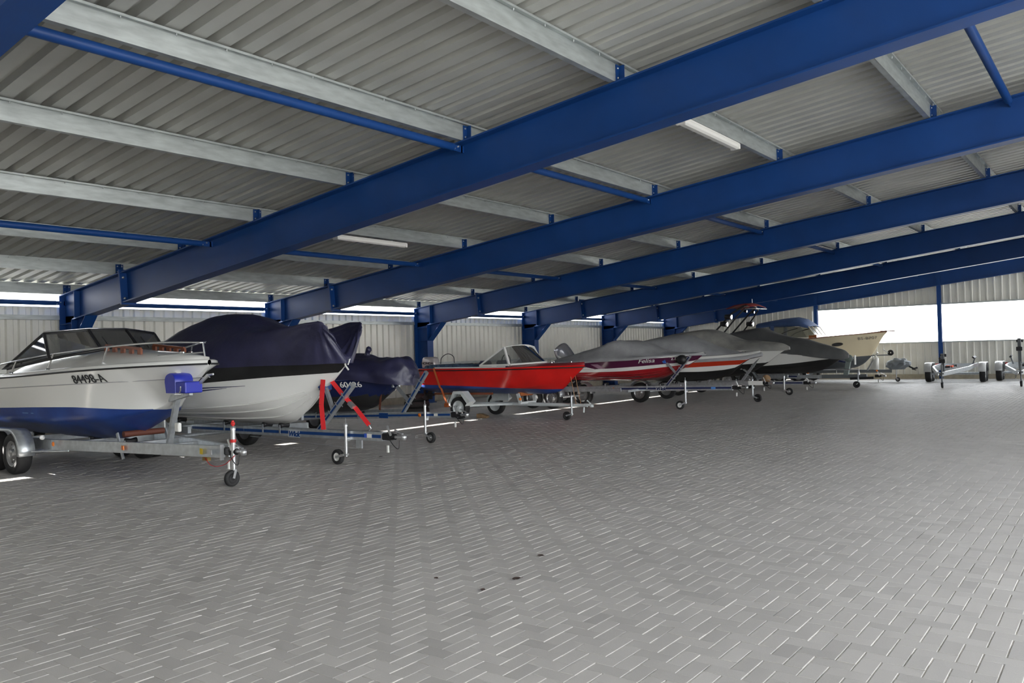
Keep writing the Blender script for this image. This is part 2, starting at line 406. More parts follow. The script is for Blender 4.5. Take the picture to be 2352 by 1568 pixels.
# ---- left wall: vertical corrugated sheets, girts, plinth
wall_l = thing('wall_left', 'corrugated pale metal eaves wall behind the parked boats', 'wall', kind='structure')
y = YF
while y < YB-0.1:
    y2 = min(y+0.26*4, YB)
    pr = sheet_profile(y, y2, 0.26, 0.120, 0.080, -0.045, phase=y)
    MB().loft([[V(-0.10+dh, yy, z) for yy, dh in pr] for z in (0.20, 2.915)], smooth=False).build('wall_sheet', CLAD, wall_l)
    y = y2
for z in (2.68, 1.30):
    for k in range(6):
        ya, yb = FY[k]+FL*0.55, FY[k+1]+FL*0.45
        MB().box((-0.035, (ya+yb)/2, z), (0.11, yb-ya-0.16, 0.10 if z > 2 else 0.08)).build('girt', GALV, wall_l)
MB().box((-0.10, (YF+YB)/2, 0.09), (0.16, YB-YF, 0.24)).build('plinth', CONC, wall_l)
MB().box((-0.095, (YF+YB)/2, 2.918), (0.10, YB-YF, 0.012)).build('cap_strip', CLAD, wall_l)
MB().box((-0.30, (YF+YB)/2, 3.36), (0.03, YB-YF, 0.26)).build('added_sun_board', CLAD, ceil)  # unseen board added outside the eaves to block sun and narrow the floor stripe
# ---- back gable wall with its long opening
wall_b = thing('wall_back', 'back gable wall with a long unglazed opening', 'wall', kind='structure')
XO0 = 7.62; ZS, ZT = 1.5616, 3.1804
def wall_sheets(x0, x1, zlo, zhi, yw, parent, pitch=0.27):
    x = x0
    while x < x1-0.02:
        x2 = min(x+pitch*3, x1)
        pr = sheet_profile(x, x2, pitch, 0.190, 0.040, -0.035, phase=x)
        MB().loft([[V(xx, yw-dh*-1, zz(xx)) for xx, dh in pr] for zz in (zlo, zhi)], smooth=False).build('wall_sheet', CLAD, parent)
        x = x2
zr = lambda x: roof_z(x)-0.01
yw = 30.52
wall_sheets(-0.3, XO0, lambda x: 0.19, zr, yw, wall_b)
wall_sheets(XO0, XH, lambda x: 0.19, lambda x: ZS, yw, wall_b)
wall_sheets(XO0, XH, lambda x: ZT, zr, yw, wall_b)
MB().box(((XO0+XH)/2, yw-0.04, ZS+0.0), (XH-XO0, 0.12, 0.05)).build('sill_rail', GALV, wall_b)
MB().box(((XO0+XH)/2, yw-0.04, ZT-0.0), (XH-XO0, 0.12, 0.06)).build('head_rail', GALV, wall_b)
MB().box(((XH-0.3)/2, yw-0.03, 0.045), (XH+0.3, 0.22, 0.29)).build('plinth', CONC, wall_b)
for i, x in enumerate((XO0+0.10, 12.85, 18.0)):
    t = thing('gable_post', f'blue steel post in the back gable opening, {ORD[i]} counted from the left wall', 'post', (x, yw-0.16, 0), kind='structure')
    zt = ztop(x)-0.2
    for dx in (-0.075, 0.075): MB().box((dx*0+0, dx, zt/2), (0.15, 0.012, zt)).build('flange', BLUE, t)
    MB().box((0, 0, zt/2), (0.010, 0.15, zt)).build('web', BLUE, t)
# ---- front gable (behind the camera) and the high right side with its wide doorway
wall_f = thing('wall_front', 'front gable wall behind the camera', 'wall', kind='structure')
DOOR_F = (25.0, 25.1, 3.8)
wall_sheets(-0.3, DOOR_F[0], lambda x: 0.0, zr, YF, wall_f, 0.54)
wall_sheets(DOOR_F[0], DOOR_F[1], lambda x: DOOR_F[2], zr, YF, wall_f, 0.54)
wall_r = thing('wall_right', 'high right side wall with wide doorway', 'wall', kind='structure')
DOORS_R = ((-11.5, 4.5), (25.0, 30.2)); DZ_R = 5.7
def side_sheets(ya, yb, zlo, zhi):
    y = ya
    while y < yb-0.02:
        y2 = min(y+1.08, yb); pr = sheet_profile(y, y2, 0.54, 0.38, 0.08, 0.035, phase=y)
        MB().loft([[V(XH+dh, yy, z) for yy, dh in pr] for z in (zlo, zhi)], smooth=False).build('wall_sheet', CLAD, wall_r); y = y2
side_sheets(DOORS_R[0][1], DOORS_R[1][0], 0.0, roof_z(XH))
for a_, b_ in DOORS_R: side_sheets(a_, b_, DZ_R, roof_z(XH))
# ---- strip lights under the purlins
TUBE = mat('lamp_diffuser', (0.86, 0.84, 0.80), 0.25)
for lx, la, lb, lz, lbl in ((14.50, 2.22, 4.13, 4.735, 'white strip light high under a purlin, the upper of the two'), (7.25, 2.27, 4.11, 3.925, 'white strip light under a purlin, the lower of the two')):
    t = thing('strip_light', lbl, 'lamp', (lx, (la+lb)/2, lz), group='switched off strip lights')
    L = lb-la
    b = MB().box((0, 0, 0.022), (0.15, L, 0.035)); bevel(b.build('housing', mat('lamp_white', (0.8, 0.78, 0.74), 0.4), t), 0.008)
    pr = [(-0.07, 0.008), (-0.065, -0.035), (-0.035, -0.055), (0.035, -0.055), (0.065, -0.035), (0.07, 0.008)]
    d = MB(); d.loft([[V(x, yy, z) for x, z in pr] for yy in (-L/2+0.03, L/2-0.03)], smooth=False)
    for yy in (-L/2+0.03, L/2-0.03): d.add([V(x, yy, z) for x, z in pr], [tuple(range(6))])
    d.build('diffuser', TUBE, t)
    for yy in (-L/2, L/2): bevel(MB().box((0, yy, -0.012), (0.155, 0.05, 0.09)).build('end_cap', TUBE, t), 0.012)
    for yy in (-L*0.3, L*0.3): MB().box((0, yy, 0.045), (0.03, 0.03, 0.03)).build('bracket', GALV, t)
# ================================================================ boat and trailer library
from mathutils import noise as mnoise
def crv(*pts):
    """smooth curve through (x, value) pairs, flat beyond its ends"""
    X = [p[0] for p in pts]; Y = [p[1] for p in pts]; n = len(X)
    D = [(Y[i+1]-Y[i])/(X[i+1]-X[i]) for i in range(n-1)]
    M = [D[0]]+[0 if D[i-1]*D[i] <= 0 else 2*D[i-1]*D[i]/(D[i-1]+D[i]) for i in range(1, n-1)]+[D[-1]]
    def f(x):
        if x <= X[0]: return Y[0]
        if x >= X[-1]: return Y[-1]
        i = max(k for k in range(n-1) if X[k] <= x)
        h = X[i+1]-X[i]; t = (x-X[i])/h
        return (1+2*t)*(1-t)**2*Y[i]+t*(1-t)**2*h*M[i]+t*t*(3-2*t)*Y[i+1]+t*t*(t-1)*h*M[i+1]
    return f
def stations(x0, x1, n, k=1.7):
    return [x0+(x1-x0)*(1-(1-i/(n-1))**k) for i in range(n)]
def section(H, x):
    """half section from keel to sheer: list of (y, z), band of each piece"""
    zs = H['zs'](x); zk = min(H['zk'](x), zs-0.004); zc = min(max(H['zc'](x), zk+0.02*(zs-zk)), zs-0.02*(zs-zk))
    b = H['b'](x); c = min(H['c'](x), b*0.985)
    if H['zc'](x) <= zk: c = b*0.15
    p = H['p'](x); q = H.get('q', 0.9); out = []; bands = []
    lv = [zk]+[min(max(f(x), zk), zc) for f in H.get('bcuts', [])]+[zc]
    for i in range(len(lv)-1):
        for t in ((0, .25, .5, .75) if i == 0 else (0, .5)):
            z = lv[i]+(lv[i+1]-lv[i])*t; s = max(0, (z-zk)/max(zc-zk, 1e-6)); out.append((c*s**q if s > 0 else 0, z)); bands.append(('b', i))
    lv = [zc]+[min(max(f(x), zc), zs) for f in H.get('tcuts', [])]+[zs]
    for i in range(len(lv)-1):
        for t in (0, .34, .67):
            z = lv[i]+(lv[i+1]-lv[i])*t; s = min(1, max(0, (z-zc)/max(zs-zc, 1e-6)))
            out.append((c+(b-c)*(s**p if s > 0 else 0), z)); bands.append(('t', i))
    out.append((b, zs)); return out, bands
def hull(parent, H, mats, bm, tm, n=34, name='hull'):
    """bm / tm: material index of each bottom / topside band"""
    m = MB(); xs = stations(H['x0'], H['x1'], n, H.get('k', 1.7)); S = [section(H, x) for x in xs]
    band = [bm[i] if k == 'b' else tm[i] for k, i in S[0][1]]
    for sg in (-1, 1):
        rows = [[V(x, sg*y, z) for y, z in s[0]] for x, s in zip(xs, S)]
        m.loft(rows, mats=band)
    s0 = S[0][0]; x0 = xs[0]
    ts = bm[0] if H.get('dark_transom') else tm[-1]
    m.add([V(x0, -y, z) for y, z in s0]+[V(x0, y, z) for y, z in s0[::-1]], [tuple(range(2*len(s0)))], ts)
    return m.build(name, mats, parent, merge=True)
def edge_tube(parent, H, r, material, name='rub_rail', dz=0.0, out=0.0, xa=None, zf=None, yf=None):
    m = MB(); xs = stations(H['x0'] if xa is None else xa, H['x1'], 30)
    for sg in (-1, 1):
        m.tube([V(x, sg*((yf or H['b'])(x)+out), (zf or H['zs'])(x)+dz) for x in xs], r, 6)
    return m.build(name, material, parent)
def deck(parent, H, material, xa, xb, camber=0.06, name='deck', inset=0.0, dz=0.0):
    m = MB(); xs = stations(xa, xb, 22); N = 12
    rows = []
    for x in xs:
        b = max(H['b'](x)-inset, 0.002); c = camber(x) if callable(camber) else camber
        rows.append([V(x, b*(-1+2*k/N), H['zs'](x)+dz+c*(1-(abs(-1+2*k/N))**2.2)) for k in range(N+1)])
    return m.loft(rows).build(name, material, parent)
def strakes(parent, H, fr, r, material, xa, xb, name='strake'):
    m = MB()
    for f in fr:
        for sg in (-1, 1):
            pts = []
            for x in stations(xa, xb, 22, 1.3):
                zs = H['zs'](x); zk = H['zk'](x); zc = max(H['zc'](x), zk+0.01); z = zk+(zc-zk)*f; c = min(H['c'](x), H['b'](x))
                pts.append(V(x, sg*(c*f**H.get('q', 0.9)+0.004), z-0.004))
            m.tube(pts, r, 5)
    return m.build(name, material, parent)
def cat_pts(ctrl, n):
    """smooth curve through 3-d control points"""
    P = [Vector(c) for c in ctrl]; P = [P[0]*2-P[1]]+P+[P[-1]*2-P[-2]]; out = []
    k = len(P)-3
    for j in range(n+1):
        u = j/n*k; i = min(int(u), k-1); t = u-i; a, b, c, d = P[i:i+4]
        out.append(0.5*((2*b)+(c-a)*t+(2*a-5*b+4*c-d)*t*t+(3*b-a-3*c+d)*t**3))
    return out
def cover(name, label, X0, Y0, rz, material, secs, nl=48, ns=40, wr=0.012, ws=(1.2, 4.0, 2.2), seed=0, group=None, hem=None, cap=True, folds=()):
    """cloth boat cover. secs: list of (x, [(y, z), ...]) control sections from one hem over the top to the other"""
    t = thing(name, label, 'boat cover', (X0, Y0, 0), rz, group)
    m = len(secs[0][1]); cols = []
    for k in range(m):
        cols.append(cat_pts([V(x, s[k][0], s[k][1]) for x, s in secs], nl))
    rows = []
    for i in range(nl+1): rows.append(cat_pts([cols[k][i] for k in range(m)], ns))
    out = []
    for i, r in enumerate(rows):
        q = []
        for k, p in enumerate(r):
            a = rows[min(i+1, nl)][k]-rows[max(i-1, 0)][k]; b = r[min(k+1, ns)]-r[max(k-1, 0)]
            nn = a.cross(b); nn = nn.normalized() if nn.length > 1e-9 else V(0, 0, 1)
            e = min(1.0, k/4, (ns-k)/4)
            d = mnoise.noise(V(p.x*ws[0]+seed, p.y*ws[1], p.z*ws[2]))+0.5*mnoise.noise(V(p.x*ws[0]*2.3, p.y*ws[1]*2+seed, p.z*ws[2]*2))
            d *= wr
            for fx, fy, fz, fk, fa, fr in folds:        # creases fanning out from a peak
                g = p-V(fx, fy, fz); rr_ = g.length
                if rr_ < fr: d += fa*sin(atan2(g.z, g.x)*fk+mnoise.noise(p*2)*2)*min(1, rr_/.25)*(1-rr_/fr)
            q.append(p+nn*(d*(0.35+0.65*e)))
        out.append(q)
    b = MB(); b.loft(out)
    if cap: b.add(out[0], [tuple(range(ns+1))]); b.add(out[-1], [tuple(range(ns+1))[::-1]])
    o = b.build('cloth', material, t)
    if hem:
        h = MB()
        for k in (0, ns): h.tube([out[i][k] for i in range(0, nl+1, 2)], 0.012, 6)
        h.build('hem', hem, t)
    return t
def wheel(parent, c, r, w, rimmat, side=-1, name='wheel', rr=0.62, holes=0):
    """road wheel, axle along y, outer face towards side"""
    c = Vector(c); ax = V(0, side, 0); R = r; Q = r*rr; h = w/2
    t = MB().lathe([(Q, -h*0.85), (Q*1.12, -h), (R*0.93, -h), (R*0.985, -h*0.72), (R, -h*0.35), (R, h*0.35), (R*0.985, h*0.72), (R*0.93, h), (Q*1.12, h), (Q, h*0.85)], c, ax, 28).build(name, RUB, parent)
    m = MB().lathe([(Q*1.0, h*0.88), (Q*0.93, h*0.90), (Q*0.88, h*0.55), (Q*0.80, h*0.45), (Q*0.62, h*0.62), (Q*0.36, h*0.66), (Q*0.33, h*0.95), (Q*0.28, h*1.02), (0, h*1.02)], c, ax, 28)
    m.lathe([(Q*1.0, -h*0.85), (Q*0.85, -h*0.3), (0.0, -h*0.2)], c, ax, 20)
    m.build('rim', rimmat, t)
    d = MB()
    for k in range(5):
        a = 2*pi*k/5
        d.lathe([(0, 0.012), (0.010, 0.010), (0.010, -0.005)], c+V(cos(a)*Q*0.47, side*h*0.66, sin(a)*Q*0.47), ax, 6)
    d.build('wheel_bolt', STEELW, t)
    if holes:
        d = MB()
        for k in range(holes):
            a = 2*pi*(k+.5)/holes
            d.lathe([(Q*0.085, 0.003), (0, 0.003)], c+V(cos(a)*Q*0.72, side*h*0.54, sin(a)*Q*0.72), ax, 10)
        d.build('rim_hole', BLACK, t)
    return t
def fender(parent, xc, yc, zc, r, w, material, style='round', a0=12, a1=168, dx=0.0):
    """mudguard over one wheel, or over two wheels dx apart"""
    m = MB(); pr = []
    if style == 'round':
        for k in range(15):
            a = rad(a0+(a1-a0)*k/14); pr.append((cos(a)*r+(dx/2 if cos(a) > 0 else -dx/2), sin(a)*r))
    else:
        O = [(r*.84, .0), (r*1.30, r*.36), (r*.50, r*1.2), (-r*.45, r*1.2), (-r*.97, r*.28), (-r*.95, 0)]
        I = [(r*.80, .0), (r*.98, r*.22), (r*.33, r*.97), (-r*.30, r*.97), (-r*.78, r*.20), (-r*.80, 0)]
        for (a, b), (c, d) in zip(zip(O, I), zip(O[1:], I[1:])):
            for y in (yc-w/2, yc+w/2): m.add([V(xc+q[0], y, zc+q[1]) for q in (a, c, d, b)], [(0, 1, 2, 3)])
            m.add([V(xc+a[0], yc-w/2, zc+a[1]), V(xc+c[0], yc-w/2, zc+c[1]), V(xc+c[0], yc+w/2, zc+c[1]), V(xc+a[0], yc+w/2, zc+a[1])], [(0, 1, 2, 3)])
        o = m.build('fender', material, parent, merge=True); s = o.modifiers.new('thick', 'SOLIDIFY'); s.thickness = 0.006
        return o
    y0, y1 = yc-w/2, yc+w/2; T = 0.012
    def at(q, e): return (q[0]*(1+e), q[1]*(1+e))
    rows = []
    e = (0.03 if style == 'round' else 0.075)/r
    for q in pr:
        i = at(q, -e)
        rows.append([V(xc+i[0], y0-0.0, zc+i[1]), V(xc+q[0], y0+0.012, zc+q[1]), V(xc+q[0], y1-0.012, zc+q[1]), V(xc+i[0], y1, zc+i[1])])
    m.loft(rows, smooth=(style == 'round'))
    o = m.build('fender', material, parent); s = o.modifiers.new('thick', 'SOLIDIFY'); s.thickness = 0.006
    return o
def jockey(parent, x, y, zt, r=0.10, w=0.06, zr=0.16, rimmat=None, side=-1, trail=-0.14, material=None, name='jockey_wheel', ang=0.0, rtube=0.024):
    """front support wheel on a telescopic stem; ang turns the little wheel about the stem"""
    mt = material or STEELW
    j = MB(); j.tube([(x, y, zr+0.04), (x, y, zt*0.62), (x, y, zt)], rtube, 12)
    j.tube([(x, y, zr-0.03), (x, y, zr+0.30)], rtube*0.8, 10)
    j.lathe([(rtube*1.15, 0), (rtube*1.15, 0.04), (rtube*0.5, 0.05), (rtube*0.45, 0.11), (0, 0.12)], (x, y, zt), (0, 0, 1), 10)
    o = j.build(name, mt, parent)
    c = V(x+trail*cos(ang), y+trail*sin(ang), r)
    ax = V(-sin(ang), cos(ang), 0)*(side)
    R = r; Q = r*0.55; h = w/2
    t = MB().lathe([(Q, -h*0.7), (Q*1.2, -h), (R*0.9, -h), (R, -h*0.5), (R, h*0.5), (R*0.9, h), (Q*1.2, h), (Q, h*0.7)], c, ax, 20).build('tyre', RUB, o)
    MB().lathe([(Q, h*0.75), (Q*0.85, h*0.5), (Q*0.4, h*0.55), (Q*0.35, h*1.0), (0, h*1.0)], c, ax, 16).lathe([(Q, -h*0.75), (Q*0.85, -h*0.5), (Q*0.35, -h*1.0), (0, -h*1.0)], c, ax, 16).build('rim', rimmat or GWHITE, o)
    f = MB()
    for s in (-1, 1):
        a = V(x, y, zr)+ax*(s*h*1.25); b = c+ax*(s*h*1.25)
        f.bar(a, b, 0.006, 0.035, up=(0, 0, 1))
    f.box((x, y, zr), (0.05, 0.05, 0.03)); f.build('fork', mt, o)
    k = MB().box((x, y+0.03, zt*0.66), (0.06, 0.07, 0.05)); k.build('clamp', mt, o)
    return o
def coupling(parent, x, y, z, material=None, dark=True, s=1.0):
    """overrun housing, rubber bellows, ball head with lever"""
    c = MB().box((x+0.07*s, y, z), (0.16*s, 0.10, 0.10), bev=0.012).build('coupling', BLACK if dark else (material or STEELW), parent)
    b = MB()
    for k in range(4): b.lathe([(0.032, 0), (0.042, 0.009), (0.032, 0.018)], (x+0.15*s+0.018*k, y, z), (1, 0, 0), 12)
    b.build('bellows', BLACK, c)
    h = MB().tube([(x+0.20*s, y, z), (x+0.34*s, y, z+0.005)], 0.024, 10)
    h.lathe([(0.0, 0.045), (0.035, 0.035), (0.042, 0.0), (0.035, -0.035), (0.028, -0.04)], (x+0.36*s, y, z), (0, 0, 1), 14)
    h.bar((x+0.34*s, y, z+0.05), (x+0.20*s, y, z+0.10), 0.03, 0.014)
    h.build('ball_head', STEELW, c)
    l = MB().bar((x+0.16*s, y-0.04, z+0.02), (x+0.10*s, y-0.05, z+0.16), 0.016, 0.03); l.build('handbrake_lever', STEELW, c)
    k = MB().tube(cat_pts([(x+0.10*s, y-0.05, z+0.02), (x+0.22*s, y-0.07, z-0.10), (x+0.30*s, y-0.05, z-0.16), (x+0.30*s, y-0.02, z-0.04)], 12), 0.006, 6); k.build('cable', BLACK, c)
    MB().box((x+0.12*s, y-0.06, z-0.17), (0.03, 0.02, 0.10)).build('plug', GWHITE, c)
    return c
def keel_roller(parent, x, y, z, r=0.045, w=0.14, material=None, hz=0.12):
    b = MB()
    for s in (-1, 1): b.box((x, y+s*(w/2+0.008), z-hz/2+0.01), (0.035, 0.006, hz))
    o = b.build('roller_bracket', GALVB, parent)
    MB().lathe([(0.012, -w/2), (r, -w/2), (r*0.72, -w*0.1), (r*0.72, w*0.1), (r, w/2), (0.012, w/2)], (x, y, z), (0, 1, 0), 14).build('roller', material or BLACK, o)
    return o
def winch_post(parent, base, top, w, h, material, stripe=None, stop=None, stopz=None):
    """leaning square post with a bow-stop arm"""
    o = MB().bar(base, top, w, h, up=(-1, 0, 0.6)).build('winch_post', material, parent)
    base, top = Vector(base), Vector(top); d = (top-base)
    if stripe:
        for s in (-1, 1): MB().bar(base+d*0.03+V(0, s*(w/2+0.001), 0), top-d*0.03+V(0, s*(w/2+0.001), 0), 0.002, h*0.46, up=(-1, 0, 0.6)).build('stripe', stripe, o)
    b = MB()
    for f in (0.28, 0.42, 0.60, 0.78): 
        c = base+d*f
        for s in (-1, 1): b.bar(c+V(0, s*(w/2+0.012), 0)-d.normalized()*0.008, c+V(0, s*(w/2+0.012), 0)+d.normalized()*0.008, 0.008, h*1.5, up=(-1, 0, 0.6))
    b.build('u_bolt', STEELW, o)
    if stop:
        root = base+d*stop[0]; tip = Vector(stop[1])
        a = MB().bar(root, tip, 0.05, 0.05); a.build('bow_stop_arm', material, o)
        r = MB()
        dd = (tip-root).normalized(); sd = dd.cross(V(0, 1, 0)).normalized()
        r.bar(tip-V(0, 0.10, 0), tip+V(0, 0.10, 0), 0.06, 0.09)
        r.bar(tip-V(0, 0.09, 0)+V(-0.05, 0, 0.03), tip-V(0, 0.03, 0), 0.05, 0.08); r.bar(tip+V(0, 0.09, 0)+V(-0.05, 0, 0.03), tip+V(0, 0.03, 0), 0.05, 0.08)
        r.build('bow_stop', stop[2], o)
    return o
def rail(parent, pts, w, h, material, name='rail'):
    m = MB(); P = [Vector(p) for p in pts]
    for a, b in zip(P[:-1], P[1:]): m.bar(a, b+(b-a).normalized()*0.0, w, h, up=(0, 0, 1))
    return m.build(name, material, parent)
def strap(parent_label, cat, pts, w, material, X0, Y0, rz=0.0, wdir=(0, 1, 0), group=None, name='strap', label=None, th=0.004):
    t = thing(name, label, cat, (X0, Y0, 0), rz, group); m = MB()
    for a, b in zip(pts[:-1], pts[1:]):
        a, b = Vector(a), Vector(b); d = (b-a).normalized(); s = (Vector(wdir)-d*d.dot(Vector(wdir))).normalized(); n = d.cross(s)
        vs = [p+s*(i*w/2)+n*(j*th/2) for p in (a, b) for i, j in ((-1, -1), (1, -1), (1, 1), (-1, 1))]
        m.add(vs, [(3, 2, 1, 0), (4, 5, 6, 7), (0, 1, 5, 4), (1, 2, 6, 5), (2, 3, 7, 6), (3, 0, 4, 7)])
    m.build('webbing', material, t); return t
def pane(parent, quad, material, name='pane', t=0.005):
    P = [Vector(q) for q in quad]; n = (P[1]-P[0]).cross(P[2]-P[0]).normalized()*t
    return MB().prism(P, n).build(name, material, parent)
# ================================================================ the boats
NAVY = mat('navy_antifouling', (0.012, 0.035, 0.19), 0.35, col2=(0.02, 0.07, 0.30), var=0.2, vs=2.5)
BLACKG = mat('black_antifouling', (0.014, 0.014, 0.014), 0.45, var=0.3, vs=3)
COVN = mat('navy_tarpaulin', (0.022, 0.022, 0.058), 0.42, var=0.25, vs=3, bump=0.25, bs=14)
COVG = mat('grey_canvas', (0.33, 0.335, 0.345), 0.85, var=0.12, vs=4, bump=0.3, bs=25)
COVG2 = mat('weathered_grey_canvas', (0.27, 0.27, 0.262), 0.88, var=0.15, vs=3, bump=0.3, bs=22, col2=(0.37, 0.36, 0.33))
COVC = mat('charcoal_canvas', (0.085, 0.088, 0.090), 0.75, var=0.15, vs=3, bump=0.2, bs=25)
TEAK = mat('varnished_teak', (0.20, 0.055, 0.022), 0.3, var=0.3, vs=12, stretch=(0.3, 3, 3))
TINT = glass('tinted_pane', (0.66, 0.67, 0.66), 0.30)
CLEAR = glass('clear_pane', (0.82, 0.84, 0.84), 0.12)
FILM = glass('clear_canopy_film', (0.85, 0.85, 0.78), 0.30, 0.15)
DGREY = mat('dark_seat_vinyl', (0.035, 0.035, 0.045), 0.5)
def ysec(H, x, z):
    s, _ = section(H, x); ys = [p[0] for p in s]; zz = [p[1] for p in s]
    return float(np.interp(z, zz, ys))
def paint_above(o, H, wl, frm, to):
    """paint above the waterline at the stem"""
    for p in o.data.polygons:
        if p.material_index == frm and p.center.z > wl(p.center.x)+0.004: p.material_index = to
def hull_text(parent, H, body, xm, zm, size, material, name='lettering', shear=0.0, slope=0.0, sx=1.0, bold=0.0, off=0.012, sp=1.0):
    o = text(name, body, size, parent, Matrix.Identity(4), material, 0.004, shear, sx, 0.0, sp)
    o.matrix_local = Matrix.Identity(4)
    for v in o.data.vertices:
        x = xm+v.co.x*sx; z = zm+v.co.y+slope*v.co.x*sx
        v.co = (x, -(ysec(H, x, z)+off+v.co.z), z)
    return o
def hull_patch(parent, H, poly, material, name='decal', off=0.004, n=14):
    """flat print laid on the near hull side: poly = lower edge and upper edge as (x, z) chains"""
    lo, up = poly; m = MB(); rows = []
    for k in range(n+1):
        t = k/n; q = []
        for ch in (lo, up):
            X = [p[0] for p in ch]; Zv = [p[1] for p in ch]; x = X[0]+(X[-1]-X[0])*t; q.append((x, float(np.interp(x, X, Zv))))
        rows.append([V(x, -(ysec(H, x, z)+off), z) for x, z in (q[0], ((q[0][0]+q[1][0])/2, (q[0][1]+q[1][1])/2), q[1])])
    return m.loft(rows).build(name, material, parent)
def inner(parent, H, xa, xb, depth, material, rim=0.10):
    """open cockpit: side decks, inner faces and sole"""
    xs = stations(xa, xb, 14, 1.0); w = MB()
    for sg in (-1, 1):
        d = MB(); d.loft([[V(x, sg*H['b'](x), H['zs'](x)), V(x, sg*(H['b'](x)-rim*0.5), H['zs'](x)+0.015), V(x, sg*(H['b'](x)-rim), H['zs'](x)+0.005)] for x in xs]); d.build('side_deck', GWHITE, parent)
        w.loft([[V(x, sg*(H['b'](x)-rim), H['zs'](x)+0.005), V(x, sg*(H['b'](x)-rim-0.03), H['zs'](x)-depth)] for x in xs])
    w.loft([[V(x, -(H['b'](x)-rim-0.03), H['zs'](x)-depth), V(x, H['b'](x)-rim-0.03, H['zs'](x)-depth)] for x in xs])
    w.add([V(xb, s*(H['b'](xb)-rim), H['zs'](xb)-dz) for s, dz in ((-1, 0), (1, 0), (1, depth), (-1, depth))], [(0, 1, 2, 3)])
    w.build('cockpit_liner', material, parent)
P1 = crv((-6, 0.8), (-3, 0.9), (-1.2, 1.25), (0, 1.6))

# ---- boat 1: white cruiser with blue bottom
b1 = thing('motor_boat', 'white motor boat with blue bottom and framed windscreen, numbered 84498-A', 'boat', (9.6, -1.95, 0))
H1 = dict(x0=-6.3, x1=0.0, b=crv((-6.3, .98), (-3.6, 1.02), (-2.3, .96), (-1.3, .78), (-.6, .50), (-.2, .25), (0, .03)),
          zs=crv((-6.3, 1.40), (-4.2, 1.43), (-3, 1.47), (-1.8, 1.52), (-.8, 1.555), (0, 1.575)),
          zk=crv((-6.3, .47), (-3.5, .46), (-2.44, .48), (-1.84, .57), (-1.47, .73), (-1.1, .94), (-.25, 1.40), (0, 1.56)),
          zc=crv((-6.3, .76), (-3.5, .80), (-2.2, .84), (-1.4, .90), (-1.0, .97)), c=crv((-6.3, .88), (-3, .86), (-2.0, .66), (-1.3, .34), (-.9, .10), (0, .01)),
          p=P1, tcuts=[crv((-6.3, .94), (-4.6, .965), (-2.3, 1.01), (-1.1, .965), (-.9, .965))])
paint_above(hull(b1, H1, [NAVY, GWHITE], [0], [0, 1], n=60), H1, H1['tcuts'][0], 0, 1)
edge_tube(b1, H1, 0.014, BLACK)
def _kn(x): return 1.21+0.037*(x+6.3)*0.8
edge_tube(b1, H1, 0.007, mat('groove_grey', (0.35, 0.35, 0.36), 0.5), 'knuckle_line', zf=_kn, yf=lambda x: ysec(H1, x, _kn(x))+.003, xa=-6.2)
H1b = dict(H1); H1b['zs'] = lambda x: H1['zs'](x)+0.055; H1b['b'] = lambda x: max(H1['b'](x)-0.035, .002); H1b['x1'] = -0.06
step = MB(); xs = stations(-6.3, 0, 30)
for sg in (-1, 1):
    step.loft([[V(x, sg*H1['b'](x), H1['zs'](x)), V(x, sg*max(H1['b'](x)-0.01, 0), H1['zs'](x)+0.045), V(x, sg*max(H1['b'](x)-0.045, 0), H1['zs'](x)+0.060), V(x, sg*max(H1['b'](x)-0.14, 0), H1['zs'](x)+0.065)] for x in xs])
step.build('toe_rail', GWHITE, b1)
deck(b1, H1, GWHITE, -3.95, 0.0, crv((-4, .26), (-2.9, .27), (-2.3, .26), (-1.2, .17), (-.4, .09), (0, .03)), inset=0.12, dz=0.06)
inner(b1, H1, -6.3, -3.95, 0.5, DGREY, 0.2)
L = lambda X, Y, z: V(X-9.6, Y+1.95, z)
# windscreen: four front panes and two raked side panes
A, Bv, Cv, Dv = L(6.69, -2.79, 2.075), L(6.86, -2.235, 2.13), L(6.86, -1.665, 2.13), L(6.69, -1.11, 2.075)
A2, B2, C2, D2 = L(7.0, -2.86, 1.70), L(7.27, -2.24, 1.82), L(7.27, -1.66, 1.82), L(7.0, -1.04, 1.70)
Sn, Sf = L(5.45, -2.88, 1.56), L(5.45, -1.02, 1.56)
ws = MB().tube([Sn, A, Bv, Cv, Dv, Sf], 0.02, 8).build('windscreen', BLACK, b1)
for p, q in ((A, A2), (Bv, B2), (Cv, C2), (Dv, D2)): MB().bar(p, q, 0.035, 0.035).build('mullion', BLACK, ws)
MB().tube([Sn, A2, B2, C2, D2, Sf], 0.022, 8).build('lower_frame', BLACK, ws)
MB().tube([Sn+V(0, 0, .012), A+V(0, 0, .022), Bv+V(0, 0, .022), Cv+V(0, 0, .022), Dv+V(0, 0, .022), Sf+V(0, 0, .012)], 0.009, 6).build('top_trim', CHROME, ws)
for q in ((A, Bv, B2, A2), (Bv, Cv, C2, B2), (Cv, Dv, D2, C2)): pane(ws, q, TINT)
for q in ((Sn, A, A2), (Sf, Dv, D2)): pane(ws, q, CLEAR)
for yy in (-2.1, -1.5): MB().bar(L(7.24, yy, 1.84), L(7.0, yy, 2.02), 0.012, 0.008).build('wiper', BLACK, ws)
